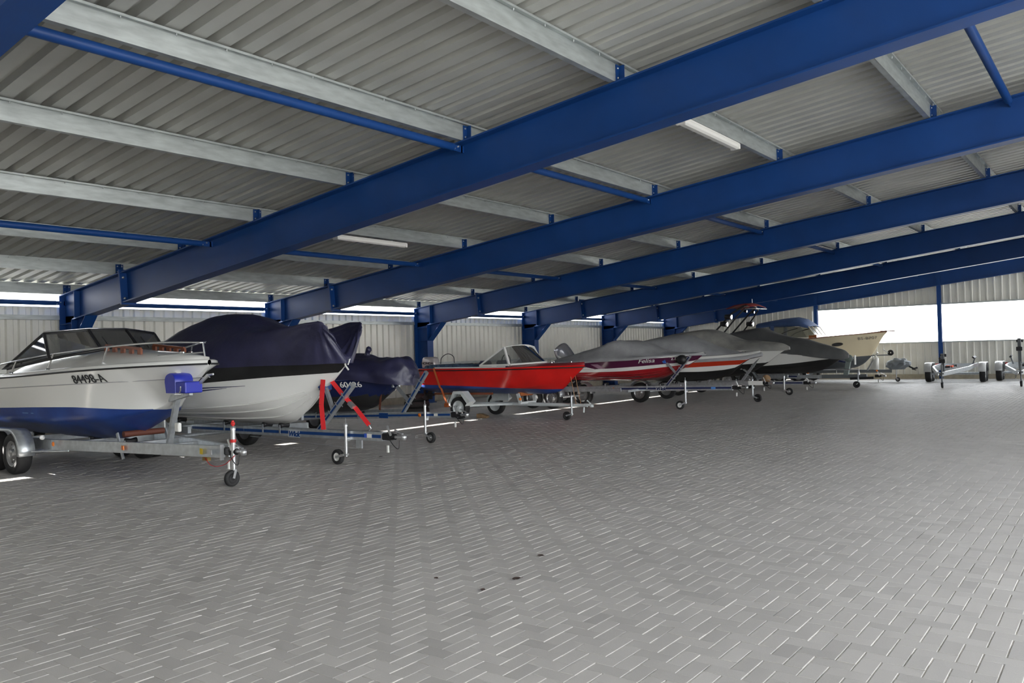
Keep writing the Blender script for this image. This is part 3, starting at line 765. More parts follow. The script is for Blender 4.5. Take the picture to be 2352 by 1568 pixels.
# pulpit rail
half = [(-4.7, -.93, 1.60), (-3.6, -.95, 1.69), (-2.55, -.87, 1.77), (-1.45, -.63, 1.845), (-.75, -.38, 1.875), (-.3, -.14, 1.87), (-.14, 0, 1.86)]
rl = MB().tube(cat_pts(half+[(x, -y, z) for x, y, z in half[-2::-1]], 60), 0.0135, 8).build('pulpit_rail', CHROME, b1)
for x, y, z in half[:-1]:
    if x in (-3.6, -2.55, -1.45):
        for sg in (-1, 1):
            s = MB(); s.tube([(x, sg*y, z), (x-0.12, sg*(y-0.03), H1['zs'](x)+0.06)], 0.012, 8); s.lathe([(0.03, 0), (0.03, 0.012), (0.014, 0.03)], (x-0.12, sg*(y-0.03), H1['zs'](x)+0.055), (0, 0, 1), 10); s.build('stanchion', CHROME, rl)
s = MB(); s.tube([(-.14, 0, 1.86), (-.09, 0, 1.63)], 0.014, 8); s.tube([(-.14, 0, 1.73), (-.75, -.30, 1.70)], 0.010, 8)
s.build('stanchion', CHROME, rl)
for sg in (-1, 1):                                      # teak grab rails on the foredeck
    t = MB(); y = sg*0.36
    t.bar((-2.05, y, 1.875), (-1.15, y*0.9, 1.805), 0.03, 0.035, up=(0, 0, 1))
    for k in range(5):
        q = k/4; t.box((-2.03+0.86*q, y*(1-.1*q), 1.83-0.068*q), (0.09, 0.03, 0.08))
    t.build('grab_rail', TEAK, b1)
for y in (-.06, .06): MB().box((-.55, y, 1.70), (0.10, 0.03, 0.10), bev=0.008).build('bow_cleat', CHROME, b1)
n = MB().tube([(-.62, -.05, 1.72), (-.62, .05, 1.72)], 0.02, 8); n.build('navigation_light', BLACK, b1)
hull_text(b1, H1, '84498-A', -1.66, 1.405, 0.165, BLACK, 'registration_number', bold=0.004, slope=0.03)
MB().lathe([(0.030, 0.01), (0.042, 0), (0.030, -0.01), (0.020, 0), (0.030, 0.01)], (-1.1, -.03, 1.03), (0, 1, 0.3), 16).build('bow_eye', CHROME, b1)
hull_patch(b1, H1, ([(-4.35, 1.495), (-3.75, 1.51)], [(-4.35, 1.555), (-3.75, 1.565)]), CHROME, 'name_badge', 0.01)
for x0, x1, z in ((-3.55, -3.36, .90), (-3.27, -3.19, .90)):
    sc = MB(); sc.loft([[V(x, -(ysec(H1, x, zz)+.003), zz) for zz in (z, z+0.015)] for x in (x0, (x0+x1)/2, x1)]); sc.build('scratch', mat('worn_paint', (0.18, 0.30, 0.50), 0.6), b1)

# ---- boat 2: white and black hull under a navy cover
b2 = thing('motor_boat', 'white motor boat with black upper band, wearing a tall navy tarpaulin', 'boat', (9.9, 0.15, 0))
H2 = dict(x0=-5.9, x1=0.0, b=crv((-5.9, .98), (-3, .98), (-2, .86), (-1.1, .62), (-.4, .30), (-.1, .10), (0, .02)),
          zs=crv((-5.9, 1.44), (-3, 1.49), (-1, 1.52), (0, 1.53)),
          zk=crv((-5.9, .58), (-2.2, .54), (-1.5, .56), (-1.24, .61), (-1.04, .72), (-.63, 1.06), (-.29, 1.28), (-.03, 1.48), (0, 1.51)),
          zc=crv((-5.9, .78), (-3.2, .83), (-1.8, .90), (-1.0, 1.02), (-.5, 1.17)), c=crv((-5.9, .88), (-2.5, .80), (-1.5, .54), (-.9, .26), (-.4, .06), (0, .005)),
          p=crv((-6, .7), (-2, .85), (-1, 1.2), (0, 1.5)), tcuts=[crv((-5.9, 1.16), (-3.5, 1.20), (-2.2, 1.27), (-1.1, 1.335), (0, 1.39))])
hull(b2, H2, [GWHITE, BLACKG], [0], [0, 1])
strakes(b2, H2, (0.34, 0.68, 1.0), 0.012, GWHITE, -5.6, -.75)
deck(b2, H2, GWHITE, -5.9, 0.0, 0.06)
hull_patch(b2, H2, ([(-3.6, 1.02), (-1.95, 1.17)], [(-3.6, 1.075), (-1.95, 1.175)]), NAVYS, 'decal')
hull_patch(b2, H2, ([(-3.6, 1.12), (-1.6, 1.20)], [(-3.6, 1.16), (-1.6, 1.205)]), NAVYS, 'decal')
hull_text(b2, H2, 'CRUISER', -3.25, 0.985, 0.085, mat('lettering_grey', (0.12, 0.12, 0.13), 0.4), 'model_lettering', slope=0.03, bold=0.002)
MB().tube([(-.02, 0, 1.53), (.08, 0, 1.58), (.03, 0, 1.50)], 0.012, 8).build('bow_roller', GWHITE, b2)
MB().tube(cat_pts([(-.35, -.02, 1.72), (-.1, -.03, 1.66), (0.02, -.02, 1.58), (-.02, -.01, 1.50), (0.04, 0, 1.42)], 16), 0.014, 8).build('mooring_line', mat('white_rope', (0.75, 0.74, 0.7), 0.8), b2)
def S2(x, hb, hz, sy, sz, r, my=None, mz=None):
    my = my or hb*0.99; mz = mz or hz+(sz-hz)*0.55
    h = [(-hb, hz), (-my, mz), (-sy, sz), (-sy*0.55, sz+(r-sz)*0.62 if r >= sz else sz+(r-sz)*0.55), (0, r)]
    return (x, h+[(-y, z) for y, z in h[-2::-1]])
cover('boat_cover', 'tall glossy navy tarpaulin with two peaks over the black banded boat', 9.9, 0.15, 0, COVN, [
    S2(-5.2, 1.00, 1.42, .75, 1.62, 1.66), S2(-4.6, 1.01, 1.45, .78, 1.74, 1.86), S2(-4.1, 1.01, 1.46, .80, 1.86, 2.12), S2(-3.7, 1.01, 1.47, .80, 1.93, 2.31),
    S2(-3.2, 1.00, 1.48, .78, 1.96, 2.40), S2(-2.25, .93, 1.49, .74, 1.98, 2.36), S2(-1.7, .80, 1.50, .62, 2.02, 2.18), S2(-1.25, .68, 1.51, .54, 2.05, 2.04), S2(-.8, .52, 1.51, .48, 2.09, 1.94),
    S2(-.42, .38, 1.51, .45, 2.13, 1.82, .42), S2(-.16, .24, 1.52, .42, 2.15, 1.72, .34), S2(-.05, .17, 1.52, .36, 2.10, 1.66, .27), S2(0.02, .10, 1.52, .20, 1.84, 1.60, .15), S2(0.05, .05, 1.52, .06, 1.62, 1.55)], nl=64, ns=56, wr=0.018, ws=(2.2, 3.5, 1.2), seed=3, folds=((-.12, -.42, 2.15, 22, .022, 1.1), (-.12, .42, 2.15, 22, .022, 1.1)))

# ---- boat 3: dark navy hull under a crumpled cover
RZ3 = rad(7)
b3 = thing('motor_boat', 'dark navy motor boat with black bottom, numbered 60426, behind the red strap', 'boat', (8.45, 2.85, 0), RZ3)
NAVH = mat('navy_gelcoat', (0.005, 0.011, 0.055), 0.14, coat=0.5)
H3 = dict(x0=-4.7, x1=0.0, b=crv((-4.7, .85), (-2.4, .86), (-1.4, .74), (-.6, .44), (-.2, .18), (0, .02)), zs=crv((-4.7, 1.12), (-2, 1.17), (0, 1.24)),
          zk=crv((-4.7, .52), (-1.6, .53), (-1.1, .56), (-.8, .62), (-.5, .80), (-.25, 1.0), (0, 1.20)), zc=crv((-4.7, .72), (-2, .74), (-1, .84), (-.5, .95)),
          c=crv((-4.7, .78), (-1.8, .70), (-.9, .42), (-.4, .12), (0, .01)), p=crv((-4.7, .7), (-1, 1.0), (0, 1.4)), tcuts=[crv((-4.7, .84), (-.6, .87), (0, .9))], q=0.6)
paint_above(hull(b3, H3, [BLACKG, NAVH], [0], [0, 1], n=60), H3, H3['tcuts'][0], 0, 1)
edge_tube(b3, H3, 0.012, mat('pale_blue_trim', (0.10, 0.18, 0.40), 0.4), dz=-0.02)
deck(b3, H3, NAVH, -4.7, 0, 0.05)
hull_text(b3, H3, '60426', -.90, 1.085, 0.15, GWHITE, 'registration_number', bold=0.004)
def S3(x, hb, hz, tops):
    return (x, [(-hb, hz)]+[(y*hb, z) for y, z in tops]+[(hb, hz)])
cover('boat_cover', 'crumpled dark navy cloth over the navy boat numbered 60426', 8.45, 2.85, RZ3, COVN, [
    S3(-4.2, .88, 1.06, [(-.9, 1.3), (-.5, 1.45), (0, 1.50), (.5, 1.45), (.9, 1.3)]), S3(-2.4, .90, 1.10, [(-.95, 1.35), (-.6, 1.55), (0, 1.60), (.6, 1.52), (.95, 1.35)]),
    S3(-1.4, .80, 1.17, [(-1.0, 1.36), (-.62, 1.58), (0, 1.63), (.6, 1.54), (1.0, 1.36)]), S3(-1.0, .66, 1.18, [(-1.04, 1.36), (-.66, 1.56), (0, 1.66), (.66, 1.55), (1.04, 1.36)]), S3(-.75, .60, 1.17, [(-1.04, 1.34), (-.7, 1.54), (0, 1.58), (.7, 1.54), (1.04, 1.36)]),
    S3(-.3, .45, 1.10, [(-1.05, 1.30), (-.7, 1.52), (0, 1.56), (.7, 1.54), (1.05, 1.36)]), S3(-.02, .34, 1.08, [(-1.0, 1.28), (-.7, 1.52), (0, 1.60), (.7, 1.56), (1.0, 1.36)]),
    S3(.14, .24, 1.06, [(-1.0, 1.22), (-.7, 1.38), (0, 1.46), (.7, 1.40), (1.0, 1.24)]), S3(.24, .10, 1.05, [(-1.0, 1.12), (-.7, 1.2), (0, 1.25), (.7, 1.2), (1, 1.12)])], nl=44, ns=36, wr=0.055, ws=(3.4, 4.2, 3.4), seed=11)
tf = thing('cloth_tuft', 'tied knot of navy cloth sticking up from the crumpled cover', 'cloth', (7.55, 2.74, 1.60))
m = MB(); m.tube(cat_pts([(0, 0, -.06), (-.02, 0, .05), (.02, 0, .14), (.06, 0, .17)], 10), [.10, .08, .06, .055, .05, .05, .055, .06, .06, .055, .03], 8); m.build('knot', COVN, tf)

# ---- boat 4: the little red runabout
b4 = thing('motor_boat', 'small bright red open boat with windscreen and outboard motor', 'boat', (9.26, 7.85, 0))
REDG = mat('red_gelcoat', (0.62, 0.012, 0.010), 0.22, coat=0.3, var=0.12, vs=2)
DRED = mat('dark_red_deck', (0.30, 0.02, 0.03), 0.3)
_zc4 = crv((-4.65, .755), (-1.6, .765), (-1.1, .82), (-.4, 1.0), (-.2, 1.08)); _wl4 = crv((-4.65, .845), (-3.0, .81), (-1.7, .765), (-.9, .72))
H4 = dict(x0=-4.65, x1=0.0, b=crv((-4.65, .74), (-3, .80), (-1.8, .78), (-1.1, .64), (-.5, .38), (-.15, .14), (0, .02)), zs=crv((-4.65, 1.245), (-2, 1.25), (-.8, 1.265), (0, 1.275)),
          zk=crv((-4.65, .60), (-1.17, .595), (-.82, .63), (-.6, .72), (-.34, .96), (0, 1.24)), zc=_zc4, c=crv((-4.65, .68), (-2, .68), (-1.2, .52), (-.6, .24), (-.25, .05), (0, .01)),
          p=crv((-4.65, .75), (-1.2, .9), (0, 1.3)), bcuts=[lambda x: min(_wl4(x), _zc4(x))], tcuts=[lambda x: max(_wl4(x), _zc4(x))])
hull(b4, H4, [NAVY, REDG], [0, 1], [0, 1])
edge_tube(b4, H4, 0.014, BLACK, dz=-0.045, out=0.004)
wl = MB(); xs = stations(-4.65, 0, 26)
for sg in (-1, 1): wl.loft([[V(x, sg*(H4['b'](x)+.003), H4['zs'](x)-.03), V(x, sg*max(H4['b'](x)-.02, 0), H4['zs'](x)+.008)] for x in xs])
wl.build('gunwale', REDG, b4)
deck(b4, H4, DRED, -1.75, 0, 0.075, inset=0.01)
inner(b4, H4, -4.65, -1.75, 0.42, DGREY, 0.12)
for sg in (-1, 1): MB().tube([V(x, sg*(H4['b'](x)-.10), H4['zs'](x)+.02) for x in stations(-4.1, -1.8, 12, 1)], 0.018, 6).build('coaming', GWHITE, b4)
L = lambda X, Y, z: V(X-9.26, Y-7.85, z)
for sg in (-1, 1):
    F = lambda X, y, z: V(X-9.26, sg*y, z)
    w4 = MB(); a0, a1, a2 = F(6.66, .66, 1.31), F(7.38, .60, 1.74), F(7.58, .68, 1.32)
    for p, q, s in ((a0, a1, .035), (a1, a2, .05), (a0, a2, .045)): w4.bar(p, q, s, s)
    o = w4.build('windscreen_side', GWHITE, b4); pane(o, (a0, a1, a2), CLEAR)
tl, tr, cl = V(7.40-9.26, -.58, 1.745), V(7.40-9.26, .58, 1.745), V(7.48-9.26, 0, 1.79)
bl_, br_, cb = V(7.60-9.26, -.66, 1.325), V(7.60-9.26, .66, 1.325), V(8.12-9.26, 0, 1.36)
w4 = MB().tube(cat_pts([tl, V(7.46-9.26, -.3, 1.78), cl, V(7.46-9.26, .3, 1.78), tr], 16), 0.012, 8).build('windscreen', GWHITE, b4)
MB().tube(cat_pts([bl_, V(7.95-9.26, -.34, 1.345), cb, V(7.95-9.26, .34, 1.345), br_], 16), 0.024, 8).build('lower_frame', GWHITE, w4)
m = MB(); tp = cat_pts([tl, V(7.46-9.26, -.3, 1.78), cl, V(7.46-9.26, .3, 1.78), tr], 16); bp = cat_pts([bl_, V(7.95-9.26, -.34, 1.345), cb, V(7.95-9.26, .34, 1.345), br_], 16)
m.loft([[a, b] for a, b in zip(tp, bp)]).build('pane', TINT, w4)
MB().bar(tr, br_, 0.02, 0.02).build('frame_post', GWHITE, w4)
MB().tube([(7.2-9.26+.06*cos(a)*0, -.30+.17*cos(a), 1.40+.17*sin(a)) for a in [2*pi*k/20 for k in range(20)]], 0.013, 6, closed=True).build('steering_wheel', BLACK, b4)
for y in (-.34, .34):
    s4 = MB().box((-2.5, y, 1.08), (0.42, 0.42, 0.12), bev=0.03).box((-2.68, y, 1.27), (0.10, 0.42, 0.30), bev=0.03); s4.build('seat', mat('navy_vinyl', (0.012, 0.014, 0.07), 0.45), b4)
sb = MB()
for k in range(9): sb.tube([(-4.50+.14*k, -.55, 1.27+.012*(k % 2)), (-4.50+.14*k, .50, 1.28)], 0.062+.006*(k % 3), 8)
sb.build('seat_cushion', mat('blue_grey_canvas', (0.055, 0.10, 0.17), 0.8, var=0.3, vs=6), b4)
for x in (-.9, -.35):
    c4 = MB(); c4.tube([(x-.06, -.02, 1.365-.06*(x+.9)), (x+.06, -.02, 1.365-.06*(x+.9))], 0.012, 6); c4.tube([(x, -.02, 1.30), (x, -.02, 1.365)], 0.015, 6); c4.build('cleat', CHROME, b4)
def outboard(parent, x, y, zt, sx, hz, mats, tilt=0.0, name='outboard_motor', leg=BLACK, txt=None):
    """cowl, mid section, leg and propeller; origin at transom top"""
    M = Matrix.Translation((x, y, zt)) @ Matrix.Rotation(tilt, 4, 'Y')
    cw = MB(); prof = [(0.98, 0.0), (1.0, .04), (1.0, .25), (.97, .55), (.90, .82), (.80, .95), (.55, 1.0)]
    rows = []
    for r, h in prof:
        rows.append([M @ V(-sx*0.35+sx*.5*r*abs(cos(a))**.6*(1 if cos(a) > 0 else -1)-h*.02, .15*r*abs(sin(a))**.6*(1 if sin(a) > 0 else -1), h*hz) for a in [2*pi*k/28 for k in range(28)]])
    cw.loft(rows, closed=True); cw.add(rows[-1], [tuple(range(28))]); cw.add(rows[0], [tuple(range(28))[::-1]])
    o = cw.build(name, mats, parent)
    l = MB()
    def bx(c, d): l.box(M @ V(*c), d, M=M.to_3x3().to_4x4())
    bx((-sx*.35, 0, -.08), (sx*.62, .22, .16)); bx((-sx*.42, 0, -.36), (.16, .10, .48)); bx((-sx*.50, 0, -.60), (.34, .16, .02)); bx((-sx*.46, 0, -.72), (.12, .05, .24))
    l.build('leg', leg, o)
    g = MB().lathe([(0, .20), (.035, .12), (.05, 0), (.045, -.14), (.03, -.2)], M @ V(-sx*.46, 0, -.72), M.to_3x3() @ V(1, 0, 0), 12)
    for k in range(3):
        a = 2*pi*k/3; ax = M.to_3x3() @ V(-1, 0, 0); u = M.to_3x3() @ V(0, cos(a), sin(a)); v = M.to_3x3() @ V(.03, -sin(a)*.09, cos(a)*.09); cc = M @ V(-sx*.46-.16, 0, -.72)
        g.prism([cc+u*.03-v*.3, cc+u*.13-v, cc+u*.15+v*.2, cc+u*.10+v, cc+u*.03+v*.4], M.to_3x3() @ V(.012, 0, 0))
    g.build('propeller', leg, o)
    k = MB(); k.box(M @ V(.02, 0, -.12), (.06, .24, .26), M=M.to_3x3().to_4x4()); k.build('clamp_bracket', leg, o)
    if txt:
        tx = text('maker_lettering', txt, hz*.30, o, face_mat(M @ V(-sx*.35, -.1525, hz*.40), (1, 0, 0), (0, 0, 1)), mat('lettering_dark', (.05, .03, .04), .4), 0.002, sx=1.35, bold=.003)
    return o
OBS = mat('outboard_silver', (0.55, 0.50, 0.50), 0.28, 0.35, coat=0.3)
outboard(b4, -4.55, -.12, 1.27, .50, .28, OBS, txt='HONDA')
h4 = MB().tube(cat_pts([(-4.40, -.1, 1.36), (-4.36, -.1, 1.52), (-4.15, -.1, 1.62), (-3.95, -.1, 1.55), (-3.92, -.1, 1.38)], 18), 0.010, 6).build('fuel_hose', BLACK, b4)
gk = MB().lathe([(0, .10), (.09, .08), (.11, 0), (.09, -.08), (0, -.10)], (-5.05, -.10, 1.02), (1, 0, 0), 16)
for k in range(4):
    a = 2*pi*k/4+.4; gk.box((-5.05, -.10+.10*cos(a), 1.02+.10*sin(a)), (.12, .07, .05))
gk.build('lower_unit', BLACK, b4)

# ---- boat 5: purple, white and red runabout under a grey cover
b5 = thing('motor_boat', 'purple, white and red motor boat with a script name on its side', 'boat', (10.36, 11.95, 0))
PURP = mat('purple_gelcoat', (0.085, 0.012, 0.048), 0.15, coat=0.5); RED5 = mat('red_metalflake', (0.34, 0.012, 0.018), 0.2, coat=0.4, var=.1, vs=3)
H5 = dict(x0=-4.45, x1=0.0, b=crv((-4.45, .88), (-2.4, .90), (-1.4, .76), (-.7, .50), (-.25, .22), (0, .02)), zs=crv((-4.45, 1.27), (-2.2, 1.33), (-.8, 1.38), (0, 1.44)),
          zk=crv((-4.45, .73), (-1.9, .73), (-1.5, .755), (-1.19, .80), (-.85, .94), (-.27, 1.23), (0, 1.42)), zc=crv((-4.45, .89), (-2.2, .92), (-1.2, 1.0), (-.6, 1.12)),
          c=crv((-4.45, .80), (-2, .76), (-1.2, .48), (-.6, .20), (-.2, .03), (0, .01)), p=crv((-4.45, .7), (-1.2, .95), (0, 1.4)),
          tcuts=[crv((-4.45, .985), (-2.2, 1.015), (-.75, 1.13), (0, 1.22)), crv((-4.45, 1.05), (-2.8, 1.085), (-.75, 1.205), (0, 1.30))])
hull(b5, H5, [RED5, GWHITE, PURP], [0], [0, 1, 2])
strakes(b5, H5, (0.4, 0.75, 1.0), 0.012, RED5, -4.2, -.6)
edge_tube(b5, H5, 0.018, GWHITE, dz=0.0)
deck(b5, H5, GWHITE, -4.45, 0, 0.05)
hull_text(b5, H5, 'Felisa', -1.33, 1.285, 0.155, GWHITE, 'boat_name', shear=0.45, slope=0.05, sx=1.25, bold=0.002)
hull_text(b5, H5, '222', -.62, 1.335, 0.12, GWHITE, 'registration_number', slope=0.05, sx=1.2, bold=0.003)
hull_patch(b5, H5, ([(-3.35, 1.075), (-2.85, 1.085)], [(-3.35, 1.19), (-2.85, 1.092)]), GWHITE, 'decal')
hull_patch(b5, H5, ([(-2.72, 1.10), (-2.5, 1.11)], [(-2.95, 1.22), (-2.72, 1.22)]), mat('pale_violet_vinyl', (.30, .16, .24), .3), 'decal')
def SC(x, hb, hz, sy, sz, r, k=0.6):
    h = [(-hb, hz), (-hb*1.0, hz+.06), (-(hb*.45+sy*.55), hz+(sz-hz)*k), (-sy, sz), (-sy*.5, r-(r-sz)*.18), (0, r)]
    return (x, h+[(-y, z) for y, z in h[-2::-1]])
cover('boat_cover', 'pale grey canvas cover with a tent-like hump over the purple and red boat', 10.36, 11.95, 0, COVG, [
    SC(-4.6, .80, 1.18, .4, 1.28, 1.30), SC(-4.3, .92, 1.21, .5, 1.38, 1.42), SC(-3.6, .93, 1.24, .5, 1.52, 1.58), SC(-2.9, .93, 1.27, .55, 1.68, 1.74), SC(-2.45, .92, 1.29, .58, 1.82, 1.85, .5), SC(-2.1, .90, 1.30, .55, 1.82, 1.85, .45),
    SC(-1.75, .86, 1.31, .50, 1.70, 1.82, .4), SC(-1.3, .76, 1.34, .48, 1.50, 1.66, .4), SC(-.9, .60, 1.36, .40, 1.46, 1.52), SC(-.5, .40, 1.38, .28, 1.46, 1.49), SC(-.18, .20, 1.40, .12, 1.46, 1.48), SC(.05, .05, 1.40, .03, 1.42, 1.43)], nl=52, ns=40, wr=0.016, ws=(3.0, 3.0, 3.0), seed=21, folds=((-2.4, -.58, 1.82, 14, .02, .6),))
OBG = mat('outboard_chrome_grey', (0.42, 0.42, 0.45), 0.14, 0.6, coat=.5)
mo = outboard(b5, -4.05, -.12, 1.44, .52, .50, OBG, tilt=rad(-32))
MB().tube(cat_pts([(-4.5, -.2, 1.5), (-4.3, -.3, 1.40), (-4.05, -.32, 1.32), (-3.8, -.30, 1.30)], 12), 0.03, 8).build('rolled_rope', GWHITE, b5)

# ---- boat 6: white boat with red band
b6 = thing('motor_boat', 'white motor boat with red-orange band and black bottom, under a long grey cover', 'boat', (10.9, 14.6, 0))
REDO = mat('red_orange_band', (0.50, 0.035, 0.012), 0.25, coat=.3)
H6 = dict(x0=-5.4, x1=0, b=crv((-5.4, .95), (-2.6, .98), (-1.5, .84), (-.8, .56), (-.3, .26), (0, .02)), zs=crv((-5.4, 1.30), (-1.5, 1.34), (0, 1.42)),
          zk=crv((-5.4, .62), (-2, .60), (-1.4, .66), (-.9, .79), (-.79, .88), (-.6, 1.06), (-.38, 1.20), (0, 1.40)), zc=crv((-5.4, .86), (-1.8, .89), (-1.0, .94), (-.7, 1.0)),
          c=crv((-5.4, .86), (-2, .82), (-1.2, .46), (-.7, .14), (-.4, .03), (0, .01)), p=crv((-5.4, .7), (-1, 1), (0, 1.4)),
          tcuts=[crv((-5.4, .87), (-1.8, .905), (-.7, .90)), crv((-5.4, .99), (-2.3, 1.02), (-.5, 1.09)), crv((-5.4, 1.12), (-2.3, 1.155), (-.5, 1.215))])
hull(b6, H6, [BLACKG, GWHITE, REDO], [0], [0, 1, 2, 1])
deck(b6, H6, GWHITE, -5.4, 0, 0.05)
cover('boat_cover', 'weathered grey canvas cover, its hem low over the red-banded boat', 10.9, 14.6, 0, COVG, [
    SC(-5.4, .98, 1.10, .5, 1.40, 1.44), SC(-4.6, 1.0, 1.12, .55, 1.62, 1.68), SC(-3.7, 1.01, 1.13, .62, 1.76, 1.84), SC(-2.85, 1.01, 1.14, .66, 1.84, 1.99, .5), SC(-2.2, .98, 1.15, .64, 1.82, 1.98, .5), SC(-1.8, .92, 1.17, .55, 1.70, 1.84, .5), SC(-1.2, .74, 1.19, .45, 1.48, 1.60, .6), SC(-.7, .52, 1.21, .30, 1.40, 1.47), SC(-.3, .28, 1.25, .15, 1.38, 1.42), SC(.05, .06, 1.32, .03, 1.40, 1.42)], nl=48, ns=40, wr=0.014, ws=(2.5, 2.5, 2.5), seed=31)
# ---- boat 7: white boat N-F 573
b7 = thing('motor_boat', 'white motor boat with black bottom, numbered N-F 573', 'boat', (10.45, 18.35, 0))
H7 = dict(x0=-5.6, x1=0, b=crv((-5.6, 1.0), (-2.6, 1.03), (-1.5, .88), (-.8, .58), (-.3, .27), (0, .02)), zs=crv((-5.6, 1.46), (-1.5, 1.46), (0, 1.52)),
          zk=crv((-5.6, .58), (-2.2, .58), (-1.43, .67), (-.77, 1.0), (-.38, 1.28), (-.2, 1.40), (0, 1.50)), zc=crv((-5.6, .88), (-1.8, .92), (-1.2, .98), (-.8, 1.04)),
          c=crv((-5.6, .9), (-2.2, .86), (-1.3, .46), (-.8, .16), (-.4, .03), (0, .01)), p=crv((-5.6, .7), (-1, 1), (0, 1.4)), tcuts=[crv((-5.6, .95), (-1.6, 1.0), (-.7, 1.05))])
paint_above(hull(b7, H7, [BLACKG, GWHITE], [0], [0, 1], n=60), H7, H7['tcuts'][0], 0, 1)
deck(b7, H7, GWHITE, -5.6, 0, 0.05)
hull_text(b7, H7, 'N-F 573', -1.22, 1.385, 0.135, BLACK, 'registration_number', slope=0.03, bold=.002, sx=1.1)
cover('boat_cover', 'sagging grey canvas cover, dusty on its crest, over the boat numbered N-F 573', 10.45, 18.35, 0, COVG2, [
    SC(-5.5, 1.0, 1.34, .5, 1.66, 1.70), SC(-4.4, 1.03, 1.37, .58, 1.95, 2.02), SC(-3.2, 1.05, 1.38, .62, 2.08, 2.19, .5), SC(-2.6, 1.04, 1.39, .62, 2.08, 2.21, .5), SC(-2.1, .98, 1.40, .55, 1.90, 2.06, .5), SC(-1.5, .86, 1.41, .50, 1.70, 1.83, .6), SC(-1.0, .68, 1.43, .42, 1.68, 1.78, .75), SC(-.5, .42, 1.43, .27, 1.66, 1.72, .8), SC(-.15, .22, 1.43, .14, 1.62, 1.65), SC(.03, .08, 1.46, .05, 1.55, 1.56)], nl=48, ns=40, wr=0.012, ws=(2.2, 2.2, 2.2), seed=41)
# ---- boat 8: charcoal covered wakeboard boat with a tower
b8 = thing('motor_boat', 'white and black wakeboard boat with a speaker tower standing above its cover', 'boat', (11.12, 22.5, 0))
H8 = dict(x0=-5.6, x1=0, b=crv((-5.6, 1.1), (-2.6, 1.1), (-1.5, .94), (-.8, .66), (-.3, .36), (0, .06)), zs=crv((-5.6, 1.34), (-2, 1.30), (-.8, 1.16), (0, 1.12)),
          zk=crv((-5.6, .52), (-1.6, .54), (-1.0, .62), (-.64, .74), (-.26, 1.0), (0, 1.1)), zc=crv((-5.6, .74), (-2, .78), (-1, .86), (-.5, .95)),
          c=crv((-5.6, .98), (-2, .92), (-1.2, .55), (-.6, .22), (-.2, .05), (0, .02)), p=crv((-5.6, .7), (-1, 1), (0, 1.2)), tcuts=[crv((-5.6, .78), (-3.2, .83), (-2, .90), (-.7, 1.04), (-.3, 1.09), (0, 1.11))])
hull(b8, H8, [BLACKG, GWHITE], [0], [0, 1])
deck(b8, H8, GWHITE, -5.6, 0, 0.04)
cover('boat_cover', 'smooth charcoal canvas cover fitted to the wakeboard boat with the tower', 11.12, 22.5, 0, COVC, [
    SC(-5.6, 1.12, 1.26, .6, 1.6, 1.66), SC(-4.4, 1.13, 1.27, .66, 1.98, 2.08), SC(-3.5, 1.14, 1.28, .72, 2.14, 2.26, .6), SC(-3.0, 1.13, 1.28, .72, 2.14, 2.27, .6), SC(-2.45, 1.08, 1.27, .68, 1.92, 2.05, .6), SC(-1.9, 1.0, 1.26, .64, 1.78, 1.90, .75), SC(-1.4, .90, 1.22, .56, 1.70, 1.82, .8), SC(-.9, .72, 1.13, .44, 1.54, 1.64, .8), SC(-.4, .46, 1.06, .30, 1.42, 1.49, .8), SC(-.08, .26, 1.04, .18, 1.34, 1.38, .8), SC(.08, .08, 1.08, .05, 1.22, 1.24)], nl=48, ns=40, wr=0.008, ws=(2, 2, 2), seed=51)
tw = MB()
L = lambda X, Y, z: V(X-11.12, Y-22.5, z)
for sg in (-1, 1):
    Y = 22.5+sg*0.92
    tw.tube([L(6.45, Y, 2.10), L(7.18, Y-sg*.04, 2.84), L(7.60, Y-sg*.25, 3.12)], 0.035, 8); tw.tube([L(6.88, Y, 2.12), L(7.40, Y-sg*.05, 2.72), L(7.66, Y-sg*.2, 3.02)], 0.03, 8)
tw.tube([L(7.60, 21.83, 3.12), L(7.68, 22.5, 3.18), L(7.60, 23.17, 3.12)], 0.035, 8); tw.tube([L(7.66, 21.78, 3.02), L(7.80, 22.5, 3.06), L(7.66, 23.22, 3.02)], 0.03, 8)
tw = tw.build('tower', BLACK, b8)
m = MB(); rows = []
for x, z in ((6.95, 3.06), (7.3, 3.18), (7.7, 3.22), (7.95, 3.10)): rows.append([L(x, 22.5+y, z+.05*(1-abs(y)/.8)) for y in (-.8, -.4, 0, .4, .8)])
m.loft(rows); o = m.build('bimini_cloth', mat('dark_red_canvas', (.20, .012, .012), .7), tw); o.modifiers.new('thick', 'SOLIDIFY').thickness = 0.02
MB().tube([L(7.75, 21.85, 3.05), L(8.05, 22.1, 3.02), L(8.10, 22.9, 3.02), L(7.75, 23.15, 3.05)], 0.022, 8).build('board_rack', CHROME, tw)
for X, Y, z in ((6.93, 21.58, 2.47), (7.10, 21.60, 2.74), (7.24, 23.42, 2.48), (7.5, 22.3, 2.95), (7.62, 22.75, 2.92)):
    k = .10 if Y < 21.9 or Y > 23 else .05
    sp = MB().lathe([(0, -.16*k/.1), (k*.8, -.14*k/.1), (k, 0), (k, .10*k/.1)], L(X, Y, z), (1, 0, -.1), 16); s_ = sp.build('tower_speaker', BLACK, tw)
    MB().lathe([(k*1.04, .09*k/.1), (k*1.04, .12*k/.1), (k*.8, .125*k/.1), (k*.3, .10*k/.1), (0, .13*k/.1)], L(X, Y, z), (1, 0, -.1), 16).build('chrome_ring', CHROME, s_)
MB().tube([L(7.7, 22.5, 3.2), L(7.7, 22.5, 3.42)], 0.008, 6).build('light_mast', CHROME, tw)

